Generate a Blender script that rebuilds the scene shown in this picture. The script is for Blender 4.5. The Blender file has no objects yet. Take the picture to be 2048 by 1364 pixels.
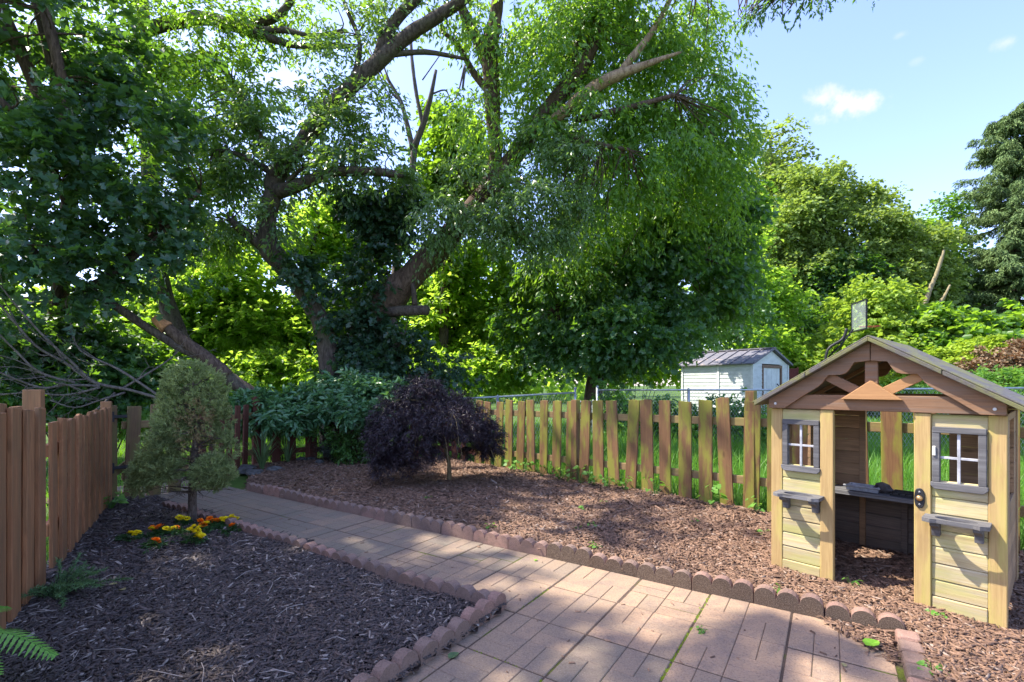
import bpy, bmesh, math, random
import numpy as np
from mathutils import Vector, Matrix

random.seed(7)
RNG = np.random.default_rng(11)
SC = bpy.context.scene
COL = SC.collection
F, H, CX, HY = 970.0, 1.3, 1024.0, 770.0          # focal length (px), eye height, principal column, horizon row of the photograph
R = math.radians


def PT(px, py, d):
    return Vector(((px - CX) / F * d, d, H + (HY - py) / F * d))


def G(px, py, z=0.0):
    d = F * (H - z) / (py - HY)
    return Vector(((px - CX) / F * d, d, z))


# ------------------------------------------------------------------ tagging
def tag(o, label=None, cat=None, group=None, kind=None):
    if label: o['label'] = label
    if cat: o['category'] = cat
    if group: o['group'] = group
    if kind: o['kind'] = kind
    return o


def empty(name, loc=(0, 0, 0), rz=0.0):
    o = bpy.data.objects.new(name, None)
    COL.objects.link(o)
    o.location = loc
    o.rotation_euler = (0, 0, rz)
    o.empty_display_size = 0.1
    return o


def link(name, me, parent=None, loc=(0, 0, 0), rot=(0, 0, 0)):
    o = bpy.data.objects.new(name, me)
    COL.objects.link(o)
    o.location = loc
    o.rotation_euler = rot
    if parent is not None: o.parent = parent
    return o


def copy_tree(o, parent=None):
    c = o.copy()
    COL.objects.link(c)
    c.parent = parent
    for ch in list(o.children):
        copy_tree(ch, c)
    return c


# ------------------------------------------------------------------ mesh building
class MB:
    def __init__(self):
        self.v, self.f, self.m = [], [], []

    def add(self, vs, fs, mi=0):
        b = len(self.v)
        self.v.extend(tuple(p) for p in vs)
        self.f.extend(tuple(b + i for i in q) for q in fs)
        self.m.extend([mi] * len(fs))
        return self

    def box(self, x0, x1, y0, y1, z0, z1, M=None, mi=0):
        vs = [Vector(p) for p in ((x0, y0, z0), (x1, y0, z0), (x1, y1, z0), (x0, y1, z0), (x0, y0, z1), (x1, y0, z1), (x1, y1, z1), (x0, y1, z1))]
        if M is not None: vs = [M @ p for p in vs]
        return self.add(vs, [(0, 3, 2, 1), (4, 5, 6, 7), (0, 1, 5, 4), (1, 2, 6, 5), (2, 3, 7, 6), (3, 0, 4, 7)], mi)

    def prism(self, poly, t0, t1, plane='xz', mi=0):
        # poly in the plane, extruded along the remaining axis from t0 to t1
        def P(a, b, t):
            return {'xz': (a, t, b), 'xy': (a, b, t), 'yz': (t, a, b)}[plane]
        n = len(poly)
        vs = [P(a, b, t0) for a, b in poly] + [P(a, b, t1) for a, b in poly]
        fs = [tuple(range(n)), tuple(range(2 * n - 1, n - 1, -1))]
        fs += [(i, i + n, (i + 1) % n + n, (i + 1) % n) for i in range(n)]
        return self.add(vs, fs, mi)

    def tube(self, pts, radii, n=8, rough=0.0, mi=0, caps=True):
        pts = [Vector(p) for p in pts]
        k = len(pts)
        if not hasattr(radii, '__len__'): radii = [radii] * k
        rings = []
        up = Vector((0.3, 0.2, 1)).normalized()
        t0 = (pts[1] - pts[0]).normalized()
        a = t0.cross(up)
        if a.length < 1e-3: a = t0.cross(Vector((1, 0, 0)))
        a.normalize()
        for i in range(k):
            t = (pts[min(i + 1, k - 1)] - pts[max(i - 1, 0)]).normalized()
            a = (a - t * a.dot(t)).normalized()
            b = t.cross(a)
            ring = []
            for j in range(n):
                an = 2 * math.pi * j / n
                r = radii[i] * (1 + (random.uniform(-rough, rough) if rough else 0))
                ring.append(pts[i] + (a * math.cos(an) + b * math.sin(an)) * r)
            rings.append(ring)
        vs = [p for r_ in rings for p in r_]
        fs = []
        for i in range(k - 1):
            for j in range(n):
                j2 = (j + 1) % n
                fs.append((i * n + j, i * n + j2, (i + 1) * n + j2, (i + 1) * n + j))
        if caps:
            fs.append(tuple(range(n - 1, -1, -1)))
            fs.append(tuple((k - 1) * n + j for j in range(n)))
        return self.add(vs, fs, mi)

    def mesh(self, name, mats, bevel=0.0, smooth=False, seg=1):
        me = bpy.data.meshes.new(name)
        me.from_pydata(self.v, [], self.f)
        if not isinstance(mats, (list, tuple)): mats = [mats]
        for m in mats: me.materials.append(m)
        if len(mats) > 1:
            me.polygons.foreach_set('material_index', self.m)
        bm = bmesh.new()
        bm.from_mesh(me)
        bmesh.ops.recalc_face_normals(bm, faces=bm.faces)
        if bevel > 0:
            ed = [e for e in bm.edges if len(e.link_faces) == 2 and e.calc_face_angle(0) > 0.6]
            bmesh.ops.bevel(bm, geom=ed, offset=bevel, segments=seg, affect='EDGES', clamp_overlap=True, profile=0.5)
        bm.to_mesh(me)
        bm.free()
        if smooth:
            me.polygons.foreach_set('use_smooth', [True] * len(me.polygons))
        me.update()
        return me

    def build(self, name, mats, parent=None, loc=(0, 0, 0), rot=(0, 0, 0), bevel=0.0, smooth=False, seg=1):
        return link(name, self.mesh(name, mats, bevel, smooth, seg), parent, loc, rot)


def np_mesh(name, V, Q, mat, tint=None, smooth=False):
    """V (n,3) float, Q (m,k) int with k = 3 or 4; one face attribute 'tint'."""
    me = bpy.data.meshes.new(name)
    V = np.ascontiguousarray(V, dtype=np.float32)
    Q = np.ascontiguousarray(Q, dtype=np.int32)
    m, k = Q.shape
    me.vertices.add(len(V))
    me.vertices.foreach_set('co', V.ravel())
    me.loops.add(m * k)
    me.loops.foreach_set('vertex_index', Q.ravel())
    me.polygons.add(m)
    me.polygons.foreach_set('loop_start', np.arange(0, m * k, k, dtype=np.int32))
    if smooth: me.polygons.foreach_set('use_smooth', np.ones(m, dtype=bool))
    if tint is not None:
        at = me.attributes.new('tint', 'FLOAT', 'FACE')
        at.data.foreach_set('value', np.ascontiguousarray(tint, dtype=np.float32))
    me.update(calc_edges=True)
    if mat is not None: me.materials.append(mat)
    return me


def unit(a):
    return a / np.maximum(np.linalg.norm(a, axis=-1, keepdims=True), 1e-9)


def smooth_path(pts, rad, sub=4):
    """Catmull-Rom through pts with radii."""
    P = [Vector(p) for p in pts]
    out, ro = [], []
    n = len(P)
    for i in range(n - 1):
        p0, p1, p2, p3 = P[max(i - 1, 0)], P[i], P[i + 1], P[min(i + 2, n - 1)]
        for s in range(sub):
            t = s / sub
            out.append(0.5 * ((2 * p1) + (p2 - p0) * t + (2 * p0 - 5 * p1 + 4 * p2 - p3) * t * t + (3 * p1 - p0 - 3 * p2 + p3) * t ** 3))
            ro.append(rad[i] * (1 - t) + rad[i + 1] * t)
    out.append(P[-1]); ro.append(rad[-1])
    return out, ro


# ------------------------------------------------------------------ materials
def new_mat(name):
    m = bpy.data.materials.new(name)
    m.use_nodes = True
    nt = m.node_tree
    for n in list(nt.nodes): nt.nodes.remove(n)
    return m, nt, nt.nodes, nt.links


def node(nt, typ, **kw):
    n = nt.nodes.new(typ)
    for k, v in kw.items():
        if k == 'inp':
            for kk, vv in v.items(): n.inputs[kk].default_value = vv
        else: setattr(n, k, v)
    return n


def mixc(nt, fac, a, b, blend='MIX'):
    n = nt.nodes.new('ShaderNodeMix')
    n.data_type = 'RGBA'; n.blend_type = blend
    for sock, val in ((n.inputs[0], fac), (n.inputs[6], a), (n.inputs[7], b)):
        if hasattr(val, 'links'): nt.links.new(val, sock)
        elif isinstance(val, (int, float)): sock.default_value = val
        else: sock.default_value = (*val, 1.0) if len(val) == 3 else val
    return n.outputs[2]


def mth(nt, op, a, b=0.0, clamp=False):
    n = nt.nodes.new('ShaderNodeMath'); n.operation = op; n.use_clamp = clamp
    for sock, val in ((n.inputs[0], a), (n.inputs[1], b)):
        if hasattr(val, 'links'): nt.links.new(val, sock)
        else: sock.default_value = val
    return n.outputs[0]


def smoothr(nt, v, lo, hi, to0=0.0, to1=1.0):
    n = nt.nodes.new('ShaderNodeMapRange'); n.interpolation_type = 'SMOOTHSTEP'
    nt.links.new(v, n.inputs[0])
    for i, x in ((1, lo), (2, hi), (3, to0), (4, to1)): n.inputs[i].default_value = x
    return n.outputs[0]


def coords(nt, scale, rnd=True, kind='Object'):
    tc = nt.nodes.new('ShaderNodeTexCoord')
    mp = nt.nodes.new('ShaderNodeMapping')
    mp.inputs['Scale'].default_value = scale
    nt.links.new(tc.outputs[kind], mp.inputs['Vector'])
    if rnd:
        oi = nt.nodes.new('ShaderNodeObjectInfo')
        mm = nt.nodes.new('ShaderNodeVectorMath'); mm.operation = 'SCALE'
        mm.inputs[0].default_value = (37.0, 53.0, 91.0)
        nt.links.new(oi.outputs['Random'], mm.inputs['Scale'])
        nt.links.new(mm.outputs[0], mp.inputs['Location'])
    return mp.outputs[0]


def noise(nt, vec, scale, detail=4.0, rough=0.55, dist=0.0):
    n = nt.nodes.new('ShaderNodeTexNoise')
    nt.links.new(vec, n.inputs['Vector'])
    n.inputs['Scale'].default_value = scale; n.inputs['Detail'].default_value = detail
    n.inputs['Roughness'].default_value = rough; n.inputs['Distortion'].default_value = dist
    return n.outputs['Fac']


def finish(nt, color, rough=0.7, spec=0.3, bump=None, bstr=0.3, bdist=0.01, metallic=0.0):
    p = nt.nodes.new('ShaderNodeBsdfPrincipled')
    if hasattr(color, 'links'): nt.links.new(color, p.inputs['Base Color'])
    else: p.inputs['Base Color'].default_value = (*color, 1)
    if hasattr(rough, 'links'): nt.links.new(rough, p.inputs['Roughness'])
    else: p.inputs['Roughness'].default_value = rough
    p.inputs['Specular IOR Level'].default_value = spec
    p.inputs['Metallic'].default_value = metallic
    if bump is not None:
        b = nt.nodes.new('ShaderNodeBump')
        b.inputs['Strength'].default_value = bstr; b.inputs['Distance'].default_value = bdist
        nt.links.new(bump, b.inputs['Height']); nt.links.new(b.outputs[0], p.inputs['Normal'])
    o = nt.nodes.new('ShaderNodeOutputMaterial')
    nt.links.new(p.outputs[0], o.inputs['Surface'])
    return p


def wood(name, ca, cb, axis='z', moss=None, moss_amt=0.0, rough=0.75, dirt=(0.06, 0.045, 0.035), dirt_amt=0.35, grey=None, vary=0.35, moss_lo=0.0, moss_hi=1.0):
    m, nt, N, L = new_mat(name)
    fine = {'z': (38, 38, 1.6), 'x': (1.6, 38, 38), 'y': (38, 1.6, 38)}[axis]
    v = coords(nt, fine)
    gi = nt.nodes.new('ShaderNodeNewGeometry')
    vo = nt.nodes.new('ShaderNodeVectorMath'); vo.operation = 'SCALE'; vo.inputs[0].default_value = (17.0, 29.0, 43.0)
    L.new(gi.outputs['Random Per Island'], vo.inputs['Scale'])
    va = nt.nodes.new('ShaderNodeVectorMath'); va.operation = 'ADD'; L.new(v, va.inputs[0]); L.new(vo.outputs[0], va.inputs[1]); v = va.outputs[0]
    g = noise(nt, v, 2.4, 5, 0.65, 0.6)
    v1 = coords(nt, (1, 1, 1))
    big = noise(nt, v1, 3.0, 3, 0.6)
    sp = noise(nt, coords(nt, tuple(0.25 * s for s in fine)), 3.0, 3, 0.7)
    c = mixc(nt, smoothr(nt, g, 0.3, 0.7), ca, cb)
    oi = nt.nodes.new('ShaderNodeObjectInfo')
    c = mixc(nt, smoothr(nt, oi.outputs['Random'], 0, 1, 0, vary), c, tuple(x * 0.5 for x in ca))
    if grey is not None:
        c = mixc(nt, smoothr(nt, sp, 0.42, 0.7, 0, 0.75), c, grey)
    c = mixc(nt, smoothr(nt, gi.outputs['Random Per Island'], 0.1, 1, 0, 0.4), c, tuple(x * 0.55 for x in cb))
    c = mixc(nt, smoothr(nt, big, 0.5, 0.8, 0, dirt_amt), c, dirt)
    c = mixc(nt, smoothr(nt, g, 0.62, 0.8, 0, 0.45), c, tuple(x * 0.45 for x in cb))
    if moss is not None:
        mv = noise(nt, coords(nt, {'z': (9, 9, 2.2), 'x': (2.2, 9, 9), 'y': (9, 2.2, 9)}[axis]), 1.0, 4, 0.6)
        mk = mth(nt, 'MULTIPLY', smoothr(nt, mv, 0.42, 0.62, 0, moss_amt), smoothr(nt, g, 0.2, 0.6, 0.55, 1))
        c = mixc(nt, mk, c, moss)
    # knots
    kn = nt.nodes.new('ShaderNodeTexVoronoi'); kn.feature = 'F1'
    L.new(coords(nt, {'z': (7, 7, 2.2), 'x': (2.2, 7, 7), 'y': (7, 2.2, 7)}[axis]), kn.inputs['Vector']); kn.inputs['Scale'].default_value = 1.0
    c = mixc(nt, smoothr(nt, kn.outputs['Distance'], 0.03, 0.12, 0.75, 0.0), c, tuple(x * 0.3 for x in ca))
    finish(nt, c, rough, 0.25, g, 0.35, 0.004)
    return m


def leaf_mat(name, ca, cb, ct, trans=0.4, rough=0.42, spec=0.35, cold=None):
    m, nt, N, L = new_mat(name)
    at = node(nt, 'ShaderNodeAttribute', attribute_name='tint')
    c = mixc(nt, at.outputs['Fac'], ca, cb)
    if cold is not None:
        c = mixc(nt, smoothr(nt, at.outputs['Fac'], 0.9, 0.99), c, cold)
    p = nt.nodes.new('ShaderNodeBsdfPrincipled')
    L.new(c, p.inputs['Base Color']); p.inputs['Roughness'].default_value = rough
    p.inputs['Specular IOR Level'].default_value = spec
    t = nt.nodes.new('ShaderNodeBsdfTranslucent')
    L.new(mixc(nt, at.outputs['Fac'], ct, tuple(min(1, x * 1.5) for x in ct)), t.inputs['Color'])
    ms = nt.nodes.new('ShaderNodeMixShader'); ms.inputs[0].default_value = trans
    L.new(p.outputs[0], ms.inputs[1]); L.new(t.outputs[0], ms.inputs[2])
    o = nt.nodes.new('ShaderNodeOutputMaterial'); L.new(ms.outputs[0], o.inputs['Surface'])
    return m


def bark_mat(name, ca, cb, sc=1.0, lichen=None):
    m, nt, N, L = new_mat(name)
    v = coords(nt, (14 * sc, 14 * sc, 3 * sc))
    g = noise(nt, v, 1.6, 6, 0.7, 0.8)
    b = noise(nt, coords(nt, (1, 1, 1)), 2.5, 3)
    c = mixc(nt, smoothr(nt, g, 0.35, 0.65), ca, cb)
    if lichen: c = mixc(nt, smoothr(nt, b, 0.5, 0.68, 0, 0.6), c, lichen)
    finish(nt, c, 0.9, 0.15, g, 0.9, 0.03)
    return m


def plain(name, c, rough=0.6, spec=0.3, metallic=0.0, var=0.25, scale=20.0):
    m, nt, N, L = new_mat(name)
    g = noise(nt, coords(nt, (1, 1, 1)), scale, 5, 0.65)
    cc = mixc(nt, smoothr(nt, g, 0.3, 0.7), tuple(x * (1 - var) for x in c), tuple(min(1, x * (1 + var)) for x in c))
    finish(nt, cc, rough, spec, g, 0.2, 0.003, metallic)
    return m


def tint_mat(name, ca, cb, rough=0.8, spec=0.2, scale=60.0, var=0.3, bstr=0.3, third=None):
    m, nt, N, L = new_mat(name)
    at = node(nt, 'ShaderNodeAttribute', attribute_name='tint')
    g = noise(nt, coords(nt, (1, 1, 1), rnd=False), scale, 4, 0.7)
    c = mixc(nt, at.outputs['Fac'], ca, cb)
    if third: c = mixc(nt, smoothr(nt, at.outputs['Fac'], 0.93, 0.97), c, third)
    c = mixc(nt, smoothr(nt, g, 0.35, 0.7, 0, var), c, tuple(x * 0.35 for x in ca))
    finish(nt, c, rough, spec, g, bstr, 0.003)
    return m


M = {}
M['left_wood'] = wood('left_wood', (0.60, 0.295, 0.135), (0.32, 0.14, 0.065), 'z', moss=(0.15, 0.11, 0.06), moss_amt=0.4, vary=0.5)
M['right_wood'] = wood('right_wood', (0.29, 0.155, 0.068), (0.175, 0.09, 0.042), 'z', moss=(0.215, 0.225, 0.03), moss_amt=0.85, vary=0.5, dirt_amt=0.55)
M['gate_wood'] = wood('gate_wood', (0.24, 0.16, 0.07), (0.15, 0.085, 0.045), 'z', moss=(0.15, 0.15, 0.04), moss_amt=0.6, vary=0.4)
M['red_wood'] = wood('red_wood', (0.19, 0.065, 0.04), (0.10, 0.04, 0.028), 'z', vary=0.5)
M['rail_wood'] = wood('rail_wood', (0.36, 0.25, 0.11), (0.24, 0.15, 0.07), 'x', moss=(0.22, 0.21, 0.05), moss_amt=0.4)
M['house_post'] = wood('house_post', (0.60, 0.42, 0.18), (0.43, 0.28, 0.115), 'z', moss=(0.45, 0.42, 0.10), moss_amt=0.45, vary=0.15, dirt_amt=0.2)
M['house_plank'] = wood('house_plank', (0.63, 0.52, 0.27), (0.42, 0.32, 0.16), 'x', moss=(0.36, 0.37, 0.10), moss_amt=0.5, vary=0.2, dirt_amt=0.35, grey=(0.48, 0.42, 0.30))
M['house_board'] = wood('house_board', (0.33, 0.18, 0.095), (0.21, 0.115, 0.065), 'x', vary=0.25, grey=(0.25, 0.19, 0.145), dirt_amt=0.5)
M['house_orange'] = wood('house_orange', (0.50, 0.27, 0.115), (0.38, 0.195, 0.085), 'x', vary=0.1, dirt_amt=0.2)
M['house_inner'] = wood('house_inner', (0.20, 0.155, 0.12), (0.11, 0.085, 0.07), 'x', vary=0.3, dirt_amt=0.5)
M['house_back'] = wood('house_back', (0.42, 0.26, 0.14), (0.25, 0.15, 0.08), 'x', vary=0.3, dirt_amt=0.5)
M['trim'] = wood('trim', (0.155, 0.150, 0.150), (0.095, 0.092, 0.094), 'x', vary=0.1, grey=(0.26, 0.255, 0.255), dirt_amt=0.2)
M['trim_light'] = plain('trim_light', (0.36, 0.36, 0.38), 0.7)
M['roof_wood'] = wood('roof_wood', (0.17, 0.155, 0.145), (0.10, 0.09, 0.085), 'y', moss=(0.16, 0.16, 0.04), moss_amt=0.7, vary=0.2)
M['bolt'] = plain('bolt', (0.45, 0.45, 0.46), 0.4, 0.5, 0.9, 0.1)
M['steel'] = plain('steel', (0.42, 0.45, 0.47), 0.45, 0.5, 0.75, 0.15)
M['wire'] = plain('wire', (0.40, 0.44, 0.45), 0.5, 0.5, 0.6, 0.15)
M['black'] = plain('black', (0.02, 0.02, 0.022), 0.5)
M['brass'] = plain('brass', (0.55, 0.33, 0.14), 0.35, 0.5, 0.8, 0.1)
M['rock'] = plain('rock', (0.095, 0.092, 0.085), 0.85, 0.2, 0, 0.5, 14)
M['soil'] = plain('soil', (0.06, 0.045, 0.032), 0.95, 0.1, 0, 0.5, 30)


# ------------------------------------------------------------------ leaves
def sprays(rng, C, D, twig, m, ln, wd, droop=0.2, flat=0.8, spread=0.8, shape='diamond', jit=0.3, szvar=0.35):
    """m leaves on each spray. C centres, D directions (N,3). returns V, Q, tint"""
    N = len(C)
    C = np.repeat(C, m, 0); D = np.repeat(D, m, 0)
    n = len(C)
    t = rng.uniform(0, 1, (n, 1))
    rnd = rng.normal(size=(n, 3))
    side = unit(np.cross(D, np.array([0, 0, 1.0])) + 1e-6) * rng.choice([-1, 1], (n, 1))
    P = C + D * twig * t + rnd * twig * jit * 0.3
    P[:, 2] -= droop * twig * (t[:, 0] ** 2)
    A = unit(D * 0.6 + side * spread * rng.uniform(0.3, 1.2, (n, 1)) + np.array([0, 0, -1.0]) * droop * rng.uniform(0.5, 1.5, (n, 1)) + rng.normal(size=(n, 3)) * jit)
    Nn = unit(np.array([0, 0, 1.0]) * flat + rng.normal(size=(n, 3)) * 0.55)
    B = unit(np.cross(A, Nn))
    Nn = np.cross(B, A)
    l = ln * rng.uniform(1 - szvar, 1 + szvar, (n, 1)); w = wd * l / ln
    fold = Nn * w * 0.22
    tint = np.clip(rng.beta(2, 2, n) * 0.8 + np.repeat(rng.uniform(-0.2, 0.3, N), m), 0, 1)
    if shape == 'diamond':
        V = np.stack([P, P + A * l * 0.42 + B * w * 0.5 + fold, P + A * l - Nn * l * 0.12, P + A * l * 0.42 - B * w * 0.5 + fold], 1).reshape(-1, 3)
        Q = np.arange(n * 4).reshape(n, 4)
        return V, Q, tint
    if shape == 'maple':
        base = P + A * l * 0.08
        l1 = P + A * l * 0.12 + B * w * 0.5 + fold; l2 = P + A * l * 0.62 + B * w * 0.42 + fold * 0.6
        r1 = P + A * l * 0.12 - B * w * 0.5 + fold; r2 = P + A * l * 0.62 - B * w * 0.42 + fold * 0.6
        ml = P + A * l * 0.42 + B * w * 0.2 + fold * 0.3; mr = P + A * l * 0.42 - B * w * 0.2 + fold * 0.3
        tip = P + A * l - Nn * l * 0.1
        V = np.stack([base, l1, ml, l2, tip, r2, mr, r1], 1).reshape(-1, 3)
        o = (np.arange(n) * 8)[:, None]
        T = np.concatenate([o + np.array([[0, 1, 2]]), o + np.array([[2, 3, 4]]), o + np.array([[0, 2, 4]]), o + np.array([[0, 4, 6]]), o + np.array([[4, 5, 6]]), o + np.array([[0, 6, 7]])], 0)
        return V, T, np.tile(tint, 6)
    if shape == 'oval':
        l1 = P + A * l * 0.3 + B * w * 0.5 + fold; l2 = P + A * l * 0.7 + B * w * 0.36 + fold * 0.7
        r1 = P + A * l * 0.3 - B * w * 0.5 + fold; r2 = P + A * l * 0.7 - B * w * 0.36 + fold * 0.7
        tip = P + A * l - Nn * l * 0.12
        V = np.stack([P, l1, l2, tip, r2, r1], 1).reshape(-1, 3)
        o = (np.arange(n) * 6)[:, None]
        Q = np.concatenate([o + np.array([[0, 1, 2, 3]]), o + np.array([[0, 3, 4, 5]])], 0)
        return V, Q, np.tile(tint, 2)


def blob_points(rng, blobs, n, sub=10, shell=0.45, tight=0.34):
    """n spray centres in clumps inside ellipsoids [(centre, (rx,ry,rz))]. returns centres, outward dirs"""
    vol = np.array([(b[1][0] * b[1][1] * b[1][2]) ** (2 / 3) * (b[2] if len(b) > 2 else 1) for b in blobs])
    cnt = np.maximum(1, (n * vol / vol.sum()).astype(int))
    Cs, Ds = [], []
    for b, k in zip(blobs, cnt):
        c = np.array(b[0]); r = np.array(b[1])
        ns = max(4, int(sub))
        d = unit(rng.normal(size=(ns, 3)))
        rad = rng.uniform(shell, 1.0, (ns, 1))
        sc = d * rad
        srad = rng.uniform(0.6, 1.3, (ns, 1)) * tight
        idx = rng.integers(0, ns, k)
        off = rng.normal(size=(k, 3)); off = unit(off) * rng.uniform(0, 1, (k, 1)) ** 0.5
        off[:, 2] *= 0.6
        p = sc[idx] + off * srad[idx]
        Cs.append(c + p * r)
        Ds.append(unit(p * 0.7 + off * 0.8 + rng.normal(size=(k, 3)) * 0.25))
    return np.concatenate(Cs), np.concatenate(Ds)


def B(px, py, d, rx, ry, rd=None, w=1.0):
    """crown lobe: centre seen at (px, py) standing d metres off, half-sizes rx, ry of the photograph's pixels there, rd metres deep"""
    c = PT(px, py, d)
    a, b = rx / F * d, ry / F * d
    return ((c.x, c.y, c.z), (a, rd if rd else 0.75 * max(a, b), b), w)


def crown_mesh(name, blobs, n, leaf, mat, origin, rng=RNG, twig=0.35, m=9, ln=0.1, wd=0.07, droop=0.25, flat=0.8, shape='diamond', sub=12, shell=0.45, tight=0.34, down=0.0, jit=0.3):
    C, D = blob_points(rng, blobs, n, sub, shell, tight)
    if down: D = unit(D + np.array([0, 0, -down]))
    V, Q, t = sprays(rng, C, D, twig, m, ln, wd, droop, flat, 0.8, shape, jit)
    V[:, 2] = np.maximum(V[:, 2], 0.02)
    return np_mesh(name, V - np.array(origin), Q, mat, t), C


def make_tree(name, label, cat, base, limbs, crowns, bark, group=None, twigs=0, twig_r=0.012):
    """limbs: [(points, radii)], crowns: [(part name, blobs, kwargs)]"""
    root = empty(name, base)
    tag(root, label, cat, group)
    o = Vector(base)
    if limbs or twigs:
        mb = MB()
        ends = []
        for pts, rad in limbs:
            P, r = smooth_path([Vector(p) - o for p in pts], rad, 4)
            mb.tube(P, r, 9 if rad[0] > 0.06 else 6, 0.09)
            ends += P[len(P) // 3:]
    meshes = []
    for pname, blobs, kw in crowns:
        me, C = crown_mesh(pname, blobs, origin=base, leaf=None, **kw)
        link(pname, me, root)
        if twigs:
            for k in range(twigs):
                c = Vector(C[RNG.integers(0, len(C))]) - o
                e = min(ends, key=lambda q: (q - c).length) if ends else None
                if e is None or (e - c).length > 4.5: continue
                mid = e.lerp(c, 0.5) + Vector(RNG.normal(size=3)) * 0.12 * (e - c).length
                P, r = smooth_path([e, mid, c], [twig_r * 1.5, twig_r, twig_r * 0.4], 3)
                mb.tube(P, r, 4, 0)
    if limbs or twigs:
        mb.build('trunk', bark, root, smooth=True)
    return root


# ------------------------------------------------------------------ camera, light, sky
cam = bpy.data.cameras.new('camera')
cam.sensor_width = 36.0
cam.lens = F / 2048 * 36.0
cam.shift_y = (HY - 682.0) / 2048.0
cam.clip_end = 2000
cam.clip_start = 0.05
co = bpy.data.objects.new('camera', cam)
COL.objects.link(co)
co.location = (0, 0, H)
co.rotation_euler = (R(90), 0, 0)
SC.camera = co

S = Vector((-0.69, 0.12, 1.0)).normalized()
EL = math.asin(S.z); AZ = math.atan2(S.x, S.y)
sun = bpy.data.lights.new('sun', 'SUN')
sun.energy = 3.3
sun.angle = R(0.53)
sun.color = (1.0, 0.935, 0.82)
so = bpy.data.objects.new('sun', sun)
COL.objects.link(so)
so.location = S * 30
so.rotation_euler = S.to_track_quat('Z', 'Y').to_euler()

w = bpy.data.worlds.new('World')
SC.world = w
w.use_nodes = True
nt = w.node_tree
for n in list(nt.nodes): nt.nodes.remove(n)
sky = node(nt, 'ShaderNodeTexSky', sky_type='NISHITA')
sky.sun_disc = False
sky.sun_elevation = EL
sky.sun_rotation = AZ
sky.altitude = 100; sky.air_density = 1.0; sky.dust_density = 1.0; sky.ozone_density = 4.0
tcw = node(nt, 'ShaderNodeTexCoord')
wn = node(nt, 'ShaderNodeTexNoise', inp={'Scale': 22.0, 'Detail': 7.0, 'Roughness': 0.6})
nt.links.new(tcw.outputs['Generated'], wn.inputs['Vector'])
col = mixc(nt, 1.0, sky.outputs[0], (1.02, 0.885, 0.965), 'MULTIPLY')
for (px, py, sx, sy, amt) in ((1705, 208, 0.042, 0.020, 0.8), (1645, 196, 0.030, 0.014, 0.6), (2012, 84, 0.016, 0.009, 0.35), (1800, 70, 0.01, 0.006, 0.2), (560, 160, 0.05, 0.022, 0.35), (1836, 120, 0.01, 0.006, 0.15)):
    c = Vector(((px - CX) / F, 1.0, (HY - py) / F)).normalized()
    rt = Vector((c.y, -c.x, 0)).normalized(); up = rt.cross(c)
    sub = node(nt, 'ShaderNodeVectorMath', operation='SUBTRACT'); sub.inputs[1].default_value = c
    nt.links.new(tcw.outputs['Generated'], sub.inputs[0])
    dx = node(nt, 'ShaderNodeVectorMath', operation='DOT_PRODUCT'); dx.inputs[1].default_value = rt / sx
    dz = node(nt, 'ShaderNodeVectorMath', operation='DOT_PRODUCT'); dz.inputs[1].default_value = up / sy
    nt.links.new(sub.outputs[0], dx.inputs[0]); nt.links.new(sub.outputs[0], dz.inputs[0])
    r2 = mth(nt, 'SQRT', mth(nt, 'ADD', mth(nt, 'POWER', mth(nt, 'ABSOLUTE', dx.outputs['Value']), 2.0), mth(nt, 'POWER', mth(nt, 'ABSOLUTE', dz.outputs['Value']), 2.0)))
    v = mth(nt, 'SUBTRACT', mth(nt, 'MULTIPLY', mth(nt, 'SUBTRACT', wn.outputs['Fac'], 0.5), 3.4), r2)
    col = mixc(nt, smoothr(nt, v, -1.15, -0.05, 0, amt), col, (2.35, 2.25, 2.3))
bg = node(nt, 'ShaderNodeBackground'); bg.inputs['Strength'].default_value = 0.15
nt.links.new(col, bg.inputs['Color'])
wo = node(nt, 'ShaderNodeOutputWorld')
nt.links.new(bg.outputs[0], wo.inputs['Surface'])

SC.view_settings.view_transform = 'Standard'
SC.view_settings.look = 'None'
SC.view_settings.gamma = 1.0
SC.view_settings.exposure = 1.86
SC.cycles.max_bounces = 10
SC.cycles.diffuse_bounces = 7
SC.cycles.glossy_bounces = 2
SC.cycles.transmission_bounces = 6
SC.cycles.transparent_max_bounces = 4
SC.cycles.sample_clamp_indirect = 6.0

# ------------------------------------------------------------------ layout of the yard
U = Vector((0.835, -0.55, 0)).normalized()         # along the path, towards the patio
Wv = Vector((0.55, 0.835, 0)).normalized()         # across the path, towards the fence
O = Vector((-0.03, 2.83, 0))                       # front corner of the left bed


def ST(s, t, z=0.0):
    p = O + U * s + Wv * t
    return Vector((p.x, p.y, z))


def toST(p):
    d = Vector((p[0], p[1], 0)) - O
    return d.dot(U), d.dot(Wv)


def in_poly(P, poly):
    x, y = P[:, 0], P[:, 1]
    ins = np.zeros(len(P), bool)
    n = len(poly)
    for i in range(n):
        x1, y1 = poly[i][0], poly[i][1]
        x2, y2 = poly[(i + 1) % n][0], poly[(i + 1) % n][1]
        c = ((y1 > y) != (y2 > y)) & (x < (x2 - x1) * (y - y1) / (y2 - y1 + 1e-12) + x1)
        ins ^= c
    return ins


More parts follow.
